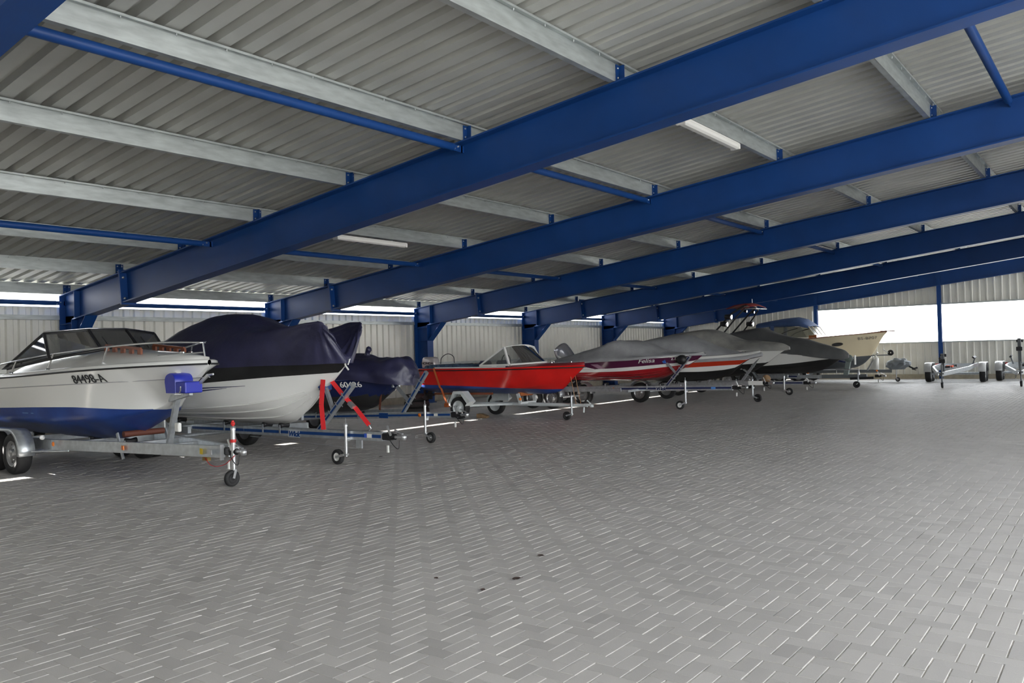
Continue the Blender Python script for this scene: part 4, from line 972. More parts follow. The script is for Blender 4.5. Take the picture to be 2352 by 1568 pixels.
# ---- boat 9: cream cabin boat with blue hood
b9 = thing('motor_boat', 'cream cabin boat with blue canvas hood, numbered BS-B707, before the bright opening', 'boat', (11.45, 27.2, 0))
CREAM = mat('cream_paint', (0.74, 0.64, 0.44), 0.3, coat=.2); SLATE = mat('slate_antifouling', (0.075, 0.085, 0.095), 0.6)
H9 = dict(x0=-6.0, x1=0, b=crv((-6, 1.0), (-3.5, 1.08), (-2, .92), (-1, .60), (-.4, .28), (0, .02)), zs=crv((-6, 1.74), (-3, 1.81), (-2, 1.89), (-.75, 1.97), (0, 2.03)),
          zk=crv((-6, .55), (-2, .52), (-1.3, .59), (-.97, .72), (-.66, 1.0), (-.54, 1.16), (-.1, 1.90), (0, 2.0)), zc=crv((-6, .78), (-2, .86), (-1, 1.0), (-.6, 1.1)),
          c=crv((-6, .86), (-2, .74), (-1.1, .32), (-.6, .06), (0, .01)), p=crv((-6, .7), (-1.5, .95), (0, 1.5)), q=.6, tcuts=[crv((-6, 1.0), (-1.5, 1.04), (-.5, 1.09))])
paint_above(hull(b9, H9, [SLATE, CREAM], [0], [0, 1], n=60), H9, H9['tcuts'][0], 0, 1)
edge_tube(b9, H9, 0.02, TEAK, dz=0.01)
deck(b9, H9, GWHITE, -6, 0, 0.06)
hull_text(b9, H9, 'BS-B707', -.66, 1.79, 0.155, mat('lettering_faded', (.20, .19, .16), .5), 'registration_number', slope=.05, bold=.002, sx=1.15, sp=1.1)
for x, z in ((-1.72, 1.57), (-3.0, 1.53)):
    n_ = 20; r_ = []
    for k in range(n_):
        a = 2*pi*k/n_; xx = x+.20*cos(a); zz = z+.065*sin(a)+.02*cos(a); r_.append(V(xx, -(ysec(H9, xx, zz)+.008), zz))
    q = MB().tube(r_, 0.014, 6, closed=True).build('porthole', mat('porthole_rim', (.10, .09, .07), .4), b9)
    MB().add(r_, [tuple(range(n_))]).build('pane', BLACK, q)
MB().box((.05, 0, 2.06), (.55, .22, .035)).build('bow_plank', TEAK, b9)
MB().tube([(.12, 0, 2.04), (.13, 0, 1.55)], 0.008, 6).tube([(.02, -.10, 1.93), (.22, .08, 1.95)], 0.01, 6).build('anchor_line', STEELW, b9)
L = lambda X, Y, z: V(X-11.45, Y-27.2, z)
cn = MB(); rows = []
for x, zt, zs_, hw in ((6.35, 2.60, 2.36, .82), (6.9, 2.68, 2.40, .84), (7.5, 2.76, 2.42, .86), (7.95, 2.79, 2.42, .86), (8.2, 2.72, 2.38, .84), (8.6, 2.40, 2.28, .80)):
    rows.append([L(x, 27.2+y*hw, z) for y, z in ((-1, zs_), (-.97, zs_+(zt-zs_)*.6), (-.7, zt-.03), (0, zt), (.7, zt-.03), (.97, zs_+(zt-zs_)*.6), (1, zs_))])
cn.loft(rows); o = cn.build('canvas_hood', mat('blue_canvas', (.045, .085, .20), .75, var=.1, vs=3), b9); o.modifiers.new('thick', 'SOLIDIFY').thickness = .015
for sg in (-1, 1):
    y = 27.2+sg*.84
    pane(o, (L(6.4, y, 2.36), L(7.0, y, 2.40), L(7.0, y, 1.95), L(6.4, y, 1.93)), FILM, 'side_window')
    pane(o, (L(7.15, y, 2.40), L(8.3, y, 2.36), L(8.5, y, 1.92), L(7.15, y, 1.92)), FILM, 'side_window')
    MB().bar(L(7.08, y, 2.44), L(7.05, y, 1.90), .02, .16, up=(1, 0, 0)).build('hood_strip', MATS['blue_canvas'], o)
    MB().tube(cat_pts([L(7.2, y-sg*.02, 1.92), L(7.6, y-sg*.02, 2.15), L(8.15, y-sg*.02, 2.30)], 10), .022, 6).build('hood_bow', BLACK, o)
pane(b9, (L(8.58, 26.42, 2.36), L(8.58, 27.98, 2.36), L(8.85, 27.95, 1.96), L(8.85, 26.45, 1.96)), FILM, 'windscreen')
wf = MB()
for yy in (26.43, 26.95, 27.45, 27.97): MB().bar(L(8.58, yy, 2.36), L(8.86, yy, 1.94), .03, .03).build('mullion', CREAM, b9)
wf.bar(L(8.88, 26.4, 1.94), L(8.88, 28.0, 1.94), .06, .12, up=(0, 0, 1)); wf.bar(L(8.6, 26.4, 1.92), L(8.88, 26.4, 1.94), .05, .11, up=(0, 0, 1))
wf.build('windscreen_frame', mat('varnished_mahogany', (.42, .14, .045), .3), b9)
# ================================================================ the trailers
RIMG = mat('rim_silver', (0.34, 0.34, 0.34), 0.35, 0.7)
WPAINT = mat('white_trailer_paint', (0.62, 0.66, 0.66), 0.5, var=.12, vs=4)
GREYP = mat('grey_trailer_paint', (0.16, 0.175, 0.185), 0.45)
def stripe_beam(t, xa, xb, z0, z1, w, h, stripe, name='main_beam', y=0.0):
    o = MB().bar((xa, y, z0), (xb, y, z1), w, h, up=(0, 0, 1)).build(name, GALVB, t)
    if stripe:
        for s in (-1, 1): MB().bar((xa+.02, y+s*(w/2+.001), z0), (xb-.02, y+s*(w/2+.001), z1), .002, h*.36, up=(0, 0, 1)).build('stripe', stripe, o)
    return o
def plate(parent, X, z, y, w, h, material, name='label_plate'): return MB().box((X, y, z), (w, .003, h)).build(name, material, parent)
def wick(parent, x, z, y, s, ink, back):
    p = MB().box((x, y, z), (s*2.7, .004, s*1.15)).build('name_plate', back, parent)
    text('maker_lettering', 'Wick', s*1.05, p, face_mat((x, y-.003, z-.01), (1, 0, 0), (0, 0, 1)), ink, .001, shear=.25, sx=1.15, bold=.006)
    return p
def axle(t, x, ys, r, rimmat, z=None, w=.17, holes=0, rr=.62):
    MB().tube([(x, ys[0], r), (x, ys[1], r)], .035, 10).build('axle', GALVB, t)
    for y in ys: wheel(t, (x, y, r), r, w, rimmat, side=-1 if y < 0 else 1, holes=holes, rr=rr)

# T1: A-frame galvanised trailer under the white cruiser
X0, Y0 = 9.6, -1.95
t1 = thing('boat_trailer', 'galvanised A-frame boat trailer with blue winch, under the blue-bottomed cruiser', 'trailer', (X0, Y0, 0))
for sg in (-1, 1):
    rail(t1, [(-6.2, sg*.72, .43), (-2.95, sg*.72, .44), (-2.3, sg*.60, .445), (0.36, sg*.055, .435)], .06, .15, GALVB)
for x, hw in ((-5.8, .72), (-4.2, .72), (-2.6, .64), (-1.5, .42), (-.75, .27)): MB().bar((x, -hw, .44), (x, hw, .44), .06, .10, up=(0, 0, 1)).build('crossbar', GALVB, t1)
axle(t1, -3.55, (-.98, .98), .31, RIMG, w=.19, holes=8); axle(t1, -4.30, (-.98, .98), .31, RIMG, w=.19, holes=8)
for sg in (-1, 1): fender(t1, -3.92, sg*.98, .33, .345, .24, GALVB, dx=.75, a0=-8, a1=188)
for x in (-5.2, -3.2, -2.1): keel_roller(t1, x, 0, .46, .05, .16)
for sg in (-1, 1): gd = MB().bar((-1.62, sg*.36-.0, .26), (-1.78, sg*.36, .62), .02, .05).build('guide_post', GALVB, t1)
MB().tube([(-1.72, -.30, .60), (-1.72, .30, .60)], .045, 10).build('guide_roller', mat('brown_rubber', (.12, .035, .02), .6), gd)
wp = MB().bar((-1.05, 0, .42), (-.80, 0, 1.12), .075, .055, up=(-1, 0, .4)).build('winch_post', GALVB, t1)
WB = mat('winch_blue', (.018, .03, .36), .35)
MB().prism([V(-.86, -.10, 1.06), V(-.86, -.10, 1.16), V(-.10, -.24, 1.20), V(-.10, -.24, 1.17)], (0, .05, 0)).build('winch_plate', GALVB, wp)
s = MB(); s.bar((-.86, 0, 1.10), (-.98, 0, 1.24), .06, .06); s.bar((-.96, -.10, 1.21), (-.96, .10, 1.21), .05, .06); s.bar((-1.02, -.09, 1.27), (-.94, -.03, 1.19), .04, .06); s.bar((-1.02, .09, 1.27), (-.94, .03, 1.19), .04, .06)
s.build('bow_stop', GALVB, wp)
w = MB(); ro = []
for y_ in (-.36, -.345, -.115, -.10):
    k_ = .93 if y_ in (-.36, -.10) else 1.0; q_ = []
    for k in range(15):
        a_ = pi-pi*k/14; q_.append(V(-.36+.135*k_*cos(a_), y_, 1.345+.12*k_*max(0, sin(a_))**.8))
    ro.append([V(-.36-.135*k_+.03, y_, 1.20)]+q_+[V(-.36+.135*k_, y_, 1.20)])
w.loft(ro); w.add(ro[0], [tuple(range(17))]); w.add(ro[-1], [tuple(range(17))[::-1]])
w = w.build('winch', WB, wp); bevel(MB().box((-.12, -.23, 1.275), (.24, .25, .15)).build('brake_housing', WB, w), .015)
MB().box((-.38, -.24, 1.466), (.08, .06, .006)).build('label_plate', GWHITE, w)
MB().bar((-.02, -.14, 1.32), (.16, -.12, 1.43), .03, .035).tube([(.16, -.12, 1.43), (.27, -.12, 1.44)], .014, 8).build('winch_handle', STEELW, w)
MB().tube([(-.20, -.37, 1.20), (-.12, -.37, 1.20), (-.08, -.37, 1.24), (-.08, -.37, 1.29)], .01, 6).tube([(-.22, -.37, 1.185), (-.05, -.37, 1.19)], .012, 6).build('winch_hook', CHROME, w)
MB().box((-.63, -.10, .72), (.10, .05, .12), bev=.008).build('bracket_plate', GWHITE, wp)
coupling(t1, .36, 0, .44)
for sg in (-1, 1): MB().box((.37, sg*.085, .43), (.02, .05, .20)).build('end_flange', STEELW, t1)
jk = jockey(t1, .53, -.02, .72, .105, .065, .20, RUB, ang=rad(90), trail=-.03, rtube=.030)
MB().tube([(.53, -.02, .74), (.53, -.02, .84)], .018, 8).lathe([(0, .03), (.028, .015), (.028, -.015), (0, -.03)], (.53, -.02, .80), (0, 0, 1), 10).build('crank', REDP, jk)
MB().lathe([(.036, -.02), (.04, 0), (.036, .02)], (.53, -.02, .58), (0, 0, 1), 12).build('clamp_ring', REDP, jk)
plate(t1, .05, .435, -.16, .13, .075, mat('yellow_label', (.75, .55, .02), .5), 'warning_label').rotation_euler = (0, 0, rad(-11.5))
plate(t1, .24, .435, -.118, .16, .06, mat('silver_label', (.62, .63, .65), .4), 'type_plate').rotation_euler = (0, 0, rad(-11.5))
m = MB().box((-1.35, -.44, .44), (.13, .012, .06)); o = m.build('side_reflector', ORANGE, t1); o.rotation_euler = (0, 0, rad(-11.5)); o.location = (-.03, -.30, 0)
MB().lathe([(.0, .015), (.03, .012), (.035, 0)], (-2.82, -.78, .46), (0, -1, 0), 12).build('side_marker', ORANGE, t1)
MB().tube(cat_pts([(-.05, -.08, .36), (.15, -.1, .25), (.40, -.08, .27), (.62, -.06, .40)], 14), .005, 6).build('breakaway_cable', REDP, t1)
MB().box((-.02, -.06, .33), (.12, .05, .06)).build('brake_rod', mat('brass', (.35, .24, .08), .4, .8), t1)
MB().tube([(-3.05, -.98, .36), (-2.3, -.80, .39)], .012, 6).build('fender_stay', GALVB, t1)
for y in (-.86,): MB().lathe([(0, .02), (.035, .015), (.035, 0)], (-2.95, y-.02, .56), (1, 0, .0), 12).build('reflector', GWHITE, t1)

# T2: blue-striped tube trailer under the navy cover
X0, Y0 = 9.9, 0.15
t2 = thing('boat_trailer', 'galvanised trailer with blue stripes and a Wick plate, tied with red straps', 'trailer', (X0, Y0, 0))
b = stripe_beam(t2, -5.6, .78, .40, .45, .10, .13, SBLUE)
wick(b, -1.23, .418, -.054, .105, SBLUE, mat('plate_grey', (.50, .52, .55), .4))
MB().bar((-5.4, .62, .44), (-1.75, .62, .46), .06, .11, up=(0, 0, 1)).build('side_rail', GALVB, t2)
MB().bar((-5.4, -.62, .44), (-3.3, -.62, .45), .06, .11, up=(0, 0, 1)).build('side_rail', GALVB, t2)
MB().bar((-1.75, .62, .47), (-2.6, -.03, .44), .06, .10, up=(0, 0, 1)).build('crossbar', GALVB, t2)
for x in (-5.2, -4.2): MB().bar((x, -.65, .42), (x, .65, .42), .07, .07, up=(0, 0, 1)).build('crossbar', GALVB, t2)
axle(t2, -3.9, (-.92, .92), .30, RIMG)
for sg in (-1, 1): fender(t2, -3.9, sg*.92, .32, .36, .22, GALVB, a0=-5, a1=185)
for x in (-4.6, -3.1, -2.0, -1.55): keel_roller(t2, x, 0, .535, .045, .16, hz=.14)
winch_post(t2, (-.72, 0, .44), (.14, 0, 1.20), .07, .07, GALVB, SBLUE, stop=(.46, (-.50, 0, 1.16), SBLUE))
jockey(t2, .06, -.10, .58, .115, .075, .16, GWHITE, trail=-.19, rtube=.026)
coupling(t2, .78, 0, .45, s=1.1)
plate(b, .52, .452, -.054, .10, .06, GWHITE, 'type_plate'); plate(b, .44, .452, -.0535, .06, .06, mat('blue_label', (.05, .12, .6), .4), 'label_plate')
MB().tube([(-2.4, -.06, .33), (.3, -.06, .25)], .005, 6).build('brake_cable', STEELW, t2)
MB().box((.3, -.05, .32), (.12, .03, .12)).build('skid_bracket', GALVB, t2)
MB().box((-3.55, -.96, .72), (.06, .02, .10)).box((-3.50, -.96, .60), (.05, .02, .16)).build('label_holder', GWHITE, t2)

# T3: blue-striped trailer under the dark navy boat
t3 = thing('boat_trailer', 'galvanised trailer with blue stripes and orange dot, under the dark navy boat', 'trailer', (8.45, 2.85, 0), rad(3))
b = stripe_beam(t3, -4.9, 1.10, .33, .525, .09, .105, SBLUE)
wick(b, -.55, .472, -.048, .085, SBLUE, SBLUE)
plate(b, .75, .515, -.048, .09, .05, GWHITE, 'type_plate')
MB().lathe([(0, .01), (.035, .008), (.035, 0)], (.36, -.046, .502), (0, -1, 0), 14).build('side_reflector', ORANGE, b)
MB().bar((-4.6, -.60, .42), (-2.2, -.60, .44), .06, .10, up=(0, 0, 1)).build('side_rail', GALVB, t3); MB().bar((-4.6, .60, .42), (-.6, .60, .50), .06, .10, up=(0, 0, 1)).build('side_rail', GALVB, t3)
for x in (-4.3, -2.9): MB().bar((x, -.62, .40), (x, .62, .40), .06, .06, up=(0, 0, 1)).build('crossbar', GALVB, t3)
axle(t3, -3.4, (-.85, .85), .29, RIMG)
for sg in (-1, 1): fender(t3, -3.4, sg*.85, .31, .35, .21, GALVB)
for x in (-3.8, -2.4, -1.2): keel_roller(t3, x, 0, .50, .04, .14)
winch_post(t3, (-.12, 0, .50), (.52, 0, 1.30), .06, .07, GALVB, SBLUE, stop=(.30, (-.27, 0, 1.06), GALVB))
jockey(t3, .52, -.08, .66, .10, .06, .17, RIMG, trail=.13, rtube=.024)
coupling(t3, 1.10, 0, .525, s=.9)

# T4: small white trailer under the red boat
t4 = thing('boat_trailer', 'small white painted trailer with angular mudguards, under the red boat', 'trailer', (9.26, 7.85, 0))
MB().tube([(-3.4, 0, .33), (-2.4, 0, .345), (-.38, 0, .345)], .045, 10).build('main_beam', WPAINT, t4)
MB().bar((-3.2, -.66, .32), (-2.1, -.05, .345), .06, .05, up=(0, 0, 1)).build('brace', WPAINT, t4); MB().bar((-3.2, .66, .32), (-2.1, .05, .345), .06, .05, up=(0, 0, 1)).build('brace', WPAINT, t4)
axle(t4, -3.22, (-.72, .72), .275, WPAINT, w=.16, rr=.66)
for sg in (-1, 1): fender(t4, -3.18, sg*.74, .33, .30, .24, WPAINT, 'angular')
for sg in (1,): MB().box((-3.0, sg*.62, .50), (.55, .03, .26)).build('bunk_bracket', WPAINT, t4)
for sg in (-1, 1): MB().bar((-4.3, sg*.45, .60), (-2.4, sg*.45, .62), .06, .05, up=(0, 0, 1)).build('bunk', TEAK, t4)
cr = MB()
for sg in (-1, 1): cr.bar((-1.66+.0, sg*.30, .40), (-1.72, sg*.32, .62), .03, .09)
cr.bar((-1.66, -.32, .39), (-1.66, .32, .39), .05, .05); cr = cr.build('front_cradle', WPAINT, t4)
MB().tube([(-1.72, -.26, .60), (-1.72, .26, .60)], .05, 10).build('roller', mat('orange_rubber', (.50, .16, .05), .6), cr)
MB().lathe([(0, .012), (.035, .01), (.035, 0)], (-1.64, -.33, .49), (1, -1, 0), 10).build('reflector', ORANGE, cr)
MB().tube([(-.38, 0, .345), (.05, 0, .345)], .04, 10).build('draw_tube', WPAINT, t4)
jockey(t4, -.34, -.08, .54, .10, .07, .14, RUB, trail=-.14, side=-1, material=GALVB)
h = MB().lathe([(0, .03), (.045, .02), (.045, -.04), (0, -.045)], (.16, 0, .345), (0, 0, 1), 12).bar((.14, 0, .38), (.04, 0, .46), .03, .02).box((.05, 0, .36), (.16, .07, .05)); h.build('ball_head', WPAINT, t4)
MB().tube([(-.05, 0, .30), (-.05, -.02, .18)], .02, 8).build('prop_stand', WPAINT, t4)

# T5: navy-striped trailer under the purple boat
X0, Y0 = 10.62, 11.55
t5 = thing('boat_trailer', 'galvanised trailer with navy stripes and a Wick plate, under the purple boat', 'trailer', (X0, Y0, 0))
b = stripe_beam(t5, -4.6, .68, .50, .575, .10, .125, NAVYS)
wick(b, -1.30, .545, -.054, .105, NAVYS, mat('plate_pale', (.60, .61, .60), .4))
plate(b, .18, .565, -.054, .12, .06, mat('blue_label_2', (.10, .30, .75), .4), 'type_plate')
for x in (-2.75,): MB().lathe([(0, .012), (.03, .01), (.03, 0)], (x, -.052, .535), (0, -1, 0), 12).build('side_reflector', ORANGE, b)
for sg in (-1, 1):
    MB().bar((-5.4, sg*.60, .50), (-2.2, sg*.60, .53), .05, .09, up=(0, 0, 1)).build('side_rail', GALVB, t5)
for x in (-3.4, -2.0): MB().bar((x, -.62, .50), (x, .62, .50), .06, .06, up=(0, 0, 1)).build('crossbar', GALVB, t5)
axle(t5, -4.27, (-.80, .80), .30, RIMG, holes=8); axle(t5, -4.97, (-.80, .80), .30, RIMG, holes=8)
for sg in (-1, 1): fender(t5, -4.62, sg*.80, .34, .345, .22, GALVB, dx=.70, a0=0, a1=180)
for x in (-3.0, -1.7, -1.3): keel_roller(t5, x, 0, .66, .045, .14, hz=.14)
winch_post(t5, (-1.15, -.02, .60), (-.44, -.02, 1.40), .06, .07, GALVB, NAVYS, stop=(.42, (-1.15, -.02, 1.26), mat('blue_rubber', (.03, .12, .5), .5)))
MB().lathe([(0, .10), (.12, .09), (.13, 0), (.12, -.09), (0, -.10)], (-.66, -.05, 1.30), (0, 1, 0), 14).build('winch', BLACK, t5)
jockey(t5, -.58, -.08, .72, .115, .07, .18, GWHITE, trail=-.16, material=mat('bright_zinc', (.72, .74, .78), .25, .6))
coupling(t5, .68, 0, .58)

# T6, T7, T8
t6 = thing('boat_trailer', 'silver trailer with bare black jockey wheel, under the red-banded boat', 'trailer', (10.9, 14.6, 0))
stripe_beam(t6, -4.6, -.35, .47, .53, .10, .11, None)
for sg in (-1, 1): MB().bar((-4.6, sg*.6, .46), (-2.2, sg*.6, .48), .06, .09, up=(0, 0, 1)).build('side_rail', GALVB, t6)
axle(t6, -3.4, (-.88, .88), .30, RIMG)
for sg in (-1, 1): fender(t6, -3.4, sg*.88, .32, .37, .22, GALVB)
winch_post(t6, (-1.65, 0, .52), (-1.28, 0, 1.10), .06, .06, GALVB, None, stop=(.7, (-1.2, 0, 1.02), BLACK))
MB().box((-.15, 0, .55), (.45, .12, .12), bev=.015).build('overrun_housing', GWHITE, t6)
coupling(t6, -.02, 0, .55); keel_roller(t6, -2.6, 0, .56); keel_roller(t6, -1.9, 0, .60)
jockey(t6, -.30, .10, .62, .115, .08, .17, BLACK, trail=.15, material=GALVB)
MB().lathe([(0, .05), (.11, .045), (.12, 0), (.11, -.045), (0, -.05)], (.10, .15, .66), (0, 1, 0), 14).build('winch_drum', mat('tan_rope', (.35, .22, .12), .8), t6)
t7 = thing('boat_trailer', 'silver trailer with navy stripes and orange dot, under the boat numbered N-F 573', 'trailer', (10.64, 18.15, 0))
b = stripe_beam(t7, -4.6, .32, .37, .39, .10, .12, NAVYS)
wick(b, -1.35, .382, -.054, .085, NAVYS, mat('plate_blue_grey', (.45, .48, .58), .4))
MB().lathe([(0, .012), (.035, .01), (.035, 0)], (-.72, -.052, .385), (0, -1, 0), 12).build('side_reflector', ORANGE, b)
for sg in (-1, 1): MB().bar((-4.6, sg*.62, .38), (-2.0, sg*.62, .40), .06, .09, up=(0, 0, 1)).build('side_rail', GALVB, t7)
axle(t7, -3.6, (-.92, .92), .30, RIMG)
for sg in (-1, 1): fender(t7, -3.6, sg*.92, .32, .37, .22, GALVB)
for x in (-4.0, -2.6, -1.8): keel_roller(t7, x, -.2, .52, .05, hz=.2)
winch_post(t7, (-1.70, -.1, .42), (-1.02, -.1, 1.28), .09, .07, GALVB, None, stop=(.35, (-1.66, -.1, .88), GALVB))
jockey(t7, -.28, -.08, .58, .115, .07, .16, RIMG, trail=.16)
coupling(t7, .32, 0, .39)
t8 = thing('boat_trailer', 'dark grey and silver trailer under the wakeboard boat with the tower', 'trailer', (11.12, 22.75, 0))
o = MB().bar((-4.8, -.30, .39), (-.95, -.08, .405), .08, .12, up=(0, 0, 1)).build('main_beam', GALVB, t8)
plate(o, -2.2, .42, -.215, .8, .05, NAVYS, 'maker_strip')
MB().bar((-.95, 0, .405), (.62, 0, .42), .11, .14, up=(0, 0, 1)).build('draw_beam', GREYP, t8)
MB().bar((.05, -.03, .33), (.85, -.03, .36), .08, .09, up=(0, 0, 1)).build('drawbar_cover', BLACK, t8)
for sg in (-1, 1): MB().bar((-4.6, sg*.62, .42), (-2.0, sg*.62, .44), .07, .12, up=(0, 0, 1)).build('side_rail', GALVB, t8)
axle(t8, -3.4, (-.98, .98), .32, RIMG); axle(t8, -4.2, (-.98, .98), .32, RIMG)
for sg in (-1, 1): fender(t8, -3.8, sg*.98, .34, .38, .24, GREYP, dx=.8); MB().bar((-4.6, sg*.45, .56), (-2.2, sg*.45, .60), .12, .08, up=(0, 0, 1)).build('bunk', BLACK, t8)
o = MB().bar((-.10, 0, .46), (.0, 0, .95), .14, .16, up=(-1, 0, 0)).build('winch_post', mat('pale_green_paint', (.22, .27, .26), .5), t8)
MB().lathe([(0, .08), (.13, .07), (.14, 0), (.13, -.07), (0, -.08)], (.02, 0, 1.06), (0, 1, 0), 16).build('winch', MATS['pale_green_paint'], o)
MB().bar((-.05, 0, .92), (-.35, 0, .98), .06, .06).box((-.38, 0, 1.0), (.08, .18, .07)).build('bow_stop', NAVYS, o)
MB().box((.22, .03, 1.0), (.03, .16, .34)).build('winch_panel', GWHITE, o)
m = MB().tube([(-.4, -.1, .50), (-.4, -.1, .66), (.38, -.1, .66), (.38, -.1, .46)], .022, 8); m.build('step_rail', STEELW, t8)
jockey(t8, .34, -.10, .50, .12, .09, .17, BLACK, trail=-.06, material=GALVB)
coupling(t8, .90, 0, .42, s=.9)
MB().lathe([(0, .02), (.05, .015), (.05, 0)], (-1.4, -.22, .56), (0, -1, 0), 12).build('side_marker', ORANGE, t8)
t9 = thing('boat_trailer', 'long grey trailer under the cream cabin boat with the blue hood', 'trailer', (11.45, 27.6, 0))
MB().bar((-4.8, 0, .44), (.05, 0, .43), .10, .13, up=(0, 0, 1)).build('main_beam', GREYP, t9)
for sg in (-1, 1): MB().bar((-4.8, sg*.6, .42), (-1.5, sg*.6, .44), .07, .10, up=(0, 0, 1)).build('side_rail', GREYP, t9)
axle(t9, -3.4, (-.95, .95), .30, RIMG); axle(t9, -4.2, (-.95, .95), .30, RIMG)
for sg in (-1, 1): fender(t9, -3.8, sg*.95, .33, .36, .22, GREYP, dx=.8)
MB().lathe([(0, .012), (.04, .01), (.04, 0)], (-.5, -.052, .45), (0, -1, 0), 12).build('side_reflector', ORANGE, t9)
o = MB().bar((-.86, -.1, .48), (-.44, -.1, 1.20), .07, .06, up=(-1, 0, .4)).build('winch_post', GALVB, t9)
MB().bar((-.66, -.1, 1.08), (.0, -.1, 1.09), .05, .05, up=(0, 0, 1)).box((-.68, -.1, 1.10), (.10, .18, .10)).build('bow_stop_arm', GREYP, o)
MB().lathe([(.03, -.04), (.115, -.04), (.12, 0), (.115, .04), (.03, .04)], (.06, -.12, 1.18), (0, 1, 0), 18).build('winch', BLACK, o)
MB().bar((-.02, -.16, 1.18), (-.22, -.16, 1.32), .02, .03).build('winch_handle', GALVB, o)
jockey(t9, .22, 0, .50, .09, .06, .15, RIMG, trail=.05)
keel_roller(t9, -1.6, 0, .55); keel_roller(t9, -3.0, 0, .55)
# bundle wrapped in grey sheet on the trailer nose
bd = thing('wrapped_bundle', 'bundle wrapped in crumpled grey sheet on the cream boat trailer drawbar', 'bundle', (11.72, 27.7, 0))
bm = bmesh.new(); bmesh.ops.create_icosphere(bm, subdivisions=4, radius=1.0)
for v in bm.verts:
    p = v.co.copy(); q = V(p.x*.46, p.y*.30, .70+p.z*.24+p.x*.02); d = mnoise.noise(p*2.3)*.07+mnoise.noise(p*4+V(3, 0, 0))*.025
    v.co = q+p*d; v.co.z = max(v.co.z, .49)
me = bpy.data.meshes.new('sheet'); bm.to_mesh(me); bm.free(); me.materials.append(mat('grey_plastic_sheet', (.20, .22, .24), .6)); link('sheet', me, bd)
MB().tube([(.40, 0, .62), (.60, -.05, .52), (.72, .0, .56)], .035, 8).tube([(.5, .05, .5), (.66, .08, .46)], .02, 6).build('hitch_end', BLACK, bd)
for k, (X, Yc) in enumerate(((10.98, 27.35), (10.80, 27.6))):
    q = thing('gas_bottle', ('white upright cylinder beside the bundle on the cream boat trailer', 'white upright cylinder, half hidden behind the first one')[k], 'cylinder', (X, Yc, .50))
    MB().lathe([(0, .0), (.10, .0), (.105, .03), (.105, .40), (.09, .47), (.045, .51), (.035, .53), (0, .535)], n=18).build('body', GWHITE, q)
    MB().lathe([(.02, .53), (.02, .58), (0, .58)], n=10).build('valve', STEELW, q)

# empty trailers at the back, noses towards the camera
def empty_trailer(label, X, Y, rz, beam, post, side_only=False):
    t = thing('boat_trailer', label, 'trailer', (X, Y, 0), rz)
    for sg in (-1, 1):
        rail(t, [(-6.4, sg*.62, .62), (-4.2, sg*.62, .60), (-3.4, sg*.60, .57), (-.5, sg*.10, .47), (-.05, sg*.06, .47)], .06, .14, beam)
    for x, hw in ((-6.2, .62), (-5.0, .62), (-3.6, .60), (-2.2, .38)): MB().bar((x, -hw, .58), (x, hw, .58), .06, .08, up=(0, 0, 1)).build('crossbar', beam, t)
    axle(t, -4.7, (-.93, .93), .31, RIMG, w=.20); axle(t, -5.45, (-.93, .93), .31, RIMG, w=.20)
    for sg in (-1, 1): fender(t, -5.07, sg*.93, .40, .36, .26, mat('pale_mudguard', (.72, .72, .72), .3), dx=.75, a0=0, a1=180)
    for x in (-4.4, -3.7, -3.0, -2.3): keel_roller(t, x, 0, .64, .05, .18)
    for sg in (-1, 1):
        b = MB(); b.bar((-5.6, sg*.52, .62), (-5.6, sg*.60, .90), .05, .05); o = b.build('bunk_post', GREYP, t); MB().bar((-5.9, sg*.60, .94), (-5.2, sg*.58, .92), .09, .06, up=(0, sg, 1)).build('bunk_pad', BLACK, o)
    MB().box((-6.5, 0, .62), (.05, 1.9, .10)).build('light_board', GALVB, t)
    for sg in (-1, 1): MB().box((-6.46, sg*.86, .62), (.06, .18, .10)).build('tail_light', REDP, t)
    o = MB().bar((-1.15, 0, .50), (-1.0, 0, post), .10, .08, up=(-1, 0, 0)).build('winch_post', GREYP, t)
    MB().box((-.92, -.0, post*.78), (.14, .18, .14), bev=.01).build('winch', BLACK, o)
    MB().bar((-1.0, 0, post*.92), (-1.22, 0, post*.95), .05, .05).box((-1.24, 0, post*.95), (.07, .2, .10)).build('bow_stop', BLACK, o)
    jockey(t, 0.0, .08, .74, .11, .06, .18, RIMG, trail=-.05, material=GREYP)
    coupling(t, .0, 0, .47)
    return t
e1 = empty_trailer('empty silver boat trailer with pale mudguards in front of the middle gable post', 14.06, 22.75, -pi/2+.05, GALVB, 1.15)
MB().box((-3.0, 0, .66), (.35, .22, .06)).build('keel_pad', mat('orange_red_pad', (.75, .10, .03), .5), e1)
e2 = empty_trailer('empty trailer with a tall dark winch post at the right edge of the view', 16.25, 23.85, -pi/2+.03, GALVB, 1.62)

# ================================================================ straps and small things
RSTR = mat('red_webbing', (.62, .015, .02), .7); OSTR = mat('orange_webbing', (.55, .13, .03), .7); BSTR = mat('brown_webbing', (.16, .05, .03), .8)
strap('', 'strap', [(9.53, .0, 1.28), (9.50, -.02, .90), (9.54, -.02, .52)], .075, RSTR, 0, 0, name='ratchet_strap', wdir=(1, .5, 0), label='broad red strap hanging straight down from the navy covered bow')
s2 = strap('', 'strap', [(9.55, .15, 1.25), (9.80, .17, 1.02), (10.05, .18, .84), (10.34, .17, .60)], .065, RSTR, 0, 0, name='ratchet_strap', wdir=(.5, .6, .5), label='red ratchet strap slanting down to the drawbar with the Wick plate')
MB().box((9.98, .16, .89), (.12, .07, .05), M=Matrix.Rotation(rad(35), 4, 'Y')).build('ratchet', STEELW, s2)
MB().tube([(10.34, .17, .60), (10.38, .17, .55), (10.34, .17, .52)], .010, 6).build('hook', STEELW, s2)
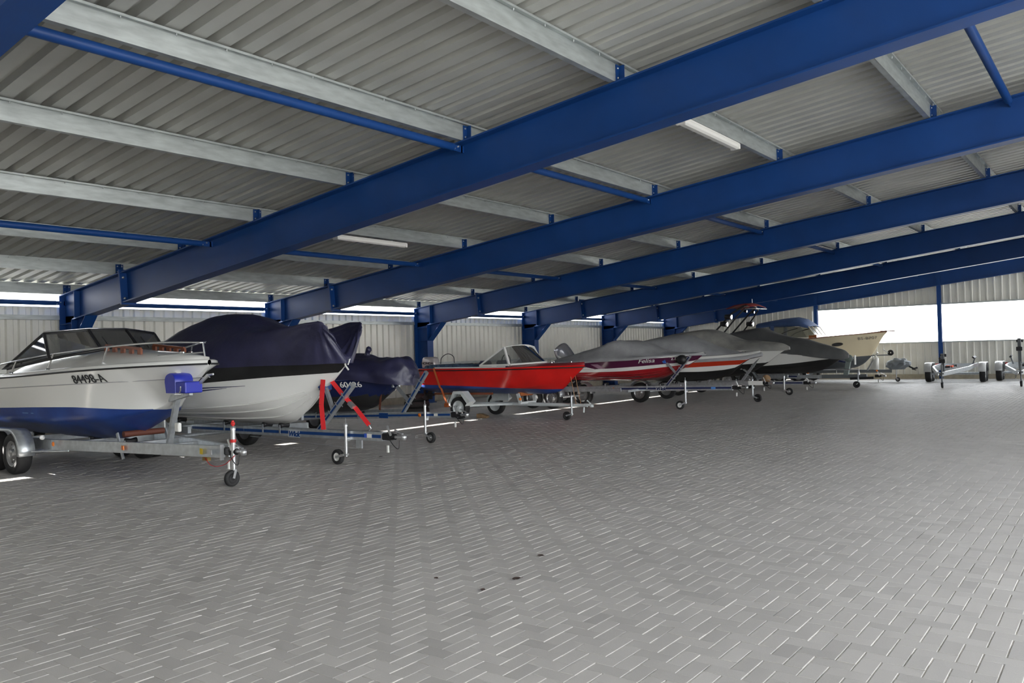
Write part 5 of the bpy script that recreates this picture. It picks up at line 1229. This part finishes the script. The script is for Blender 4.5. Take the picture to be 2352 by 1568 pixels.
strap('', 'strap', [(5.28, 7.03, 1.27), (5.30, 7.02, 1.22), (5.38, 7.13, .78), (5.40, 7.16, .74), (5.54, 7.20, .36)], .06, OSTR, 0, 0, name='ratchet_strap', wdir=(1, 0, 0), label='orange lashing strap over the stern side of the red boat')
strap('', 'strap', [(7.97, 2.66, .96), (7.86, 2.72, .58)], .05, BSTR, 0, 0, name='lashing_strap', wdir=(1, 0, 0), label='rust brown strap below the bow of the navy boat')
strap('', 'strap', [(7.30, 2.02, 1.16), (7.26, 2.00, .98)], .055, OSTR, 0, 0, name='lashing_strap', wdir=(1, 0, 0), label='short orange strap on the side of the navy boat')
for k, (X, Yv) in enumerate(((9.06, 7.78), (9.10, 7.92))):
    strap('', 'strap', [(X-.16, Yv, 1.08), (X-.02, Yv, .38)], .02, mat('tan_webbing', (.32, .17, .08), .8), 0, 0, name='bow_strap', wdir=(0, 1, 0), label=('thin tan strap from the red bow, nearer the camera', 'thin tan strap from the red bow, farther from the camera')[k])
b_ = thing('strap_ratchet', 'orange ratchet with upright lever at the red boat stern', 'ratchet', (5.54, 7.2, 0))
MB().box((0, 0, .33), (.14, .07, .10), bev=.012).build('body', OSTR, b_); MB().bar((.03, 0, .38), (.10, 0, .58), .05, .015).build('lever', STEELW, b_)
# spare tyres under the stern of the red boat
for k in range(3):
    q = thing('spare_tyre', ('bare black tyre lying on the floor, lowest of the pile by the blue column', 'bare black tyre in the middle of the pile by the blue column', 'bare black tyre on top of the pile by the blue column')[k], 'tyre', (3.7+.04*k, 8.0-.03*k, .0+.185*k), .4*k, group='tyres piled by the blue column')
    MB().lathe([(.19, .02), (.24, .0), (.32, .01), (.345, .05), (.345, .135), (.32, .175), (.24, .185), (.19, .165), (.19, .02)], n=28).build('tyre', RUB, q)
q = thing('wheel_chock', 'brown wooden block behind the near wheel of the red boat trailer', 'block', (6.42, 7.55, 0), .3)
bevel(MB().prism([V(-.14, -.09, 0), V(.14, -.09, 0), V(.14, -.09, .05), V(-.02, -.09, .11), V(-.14, -.09, .11)], (0, .18, 0)).build('block', mat('weathered_wood', (.16, .10, .05), .85, var=.3, vs=14), q), .008)
# dry leaves on the paving
LEAF = mat('dry_leaf', (.045, .028, .022), .8)
def leaf(X, Y, s, rz, lbl):
    q = thing('dry_leaf', lbl, 'leaf', (X, Y, .004), rz, group='dry leaves on the paving')
    m = MB(); rows = []
    for k in range(6):
        t = k/5; w = .42*sin(pi*min(.98, t*.92+.04))*s; rows.append([V((t-.5)*s, -w, .012*s/.05*(t-.5)**2+.006), V((t-.5)*s, 0, .002), V((t-.5)*s, w, .010)])
    m.loft(rows); m.build('blade', LEAF, q); MB().tube([(s*.5, 0, .004), (s*.8, .02*s, .008)], s*.03, 5).build('stalk', LEAF, q)
for X, Y, s, r, l in ((15.57, -2.84, .05, .3, 'dark curled leaf lying alone mid-floor, farthest of the few near the camera'), (15.80, -3.46, .06, 1.0, 'dark curled leaf with a long stalk, nearest the middle of the floor'),
                      (15.77, -3.80, .045, 2.0, 'small flat brown leaf, nearest the camera of the few'), (15.30, -3.76, .03, .5, 'tiny brown leaf scrap, leftmost of the few near the camera'), (9.74, .95, .05, .8, 'dark leaf on the floor beside the small wheel of the Wick trailer')):
    leaf(X, Y, s, r, l)
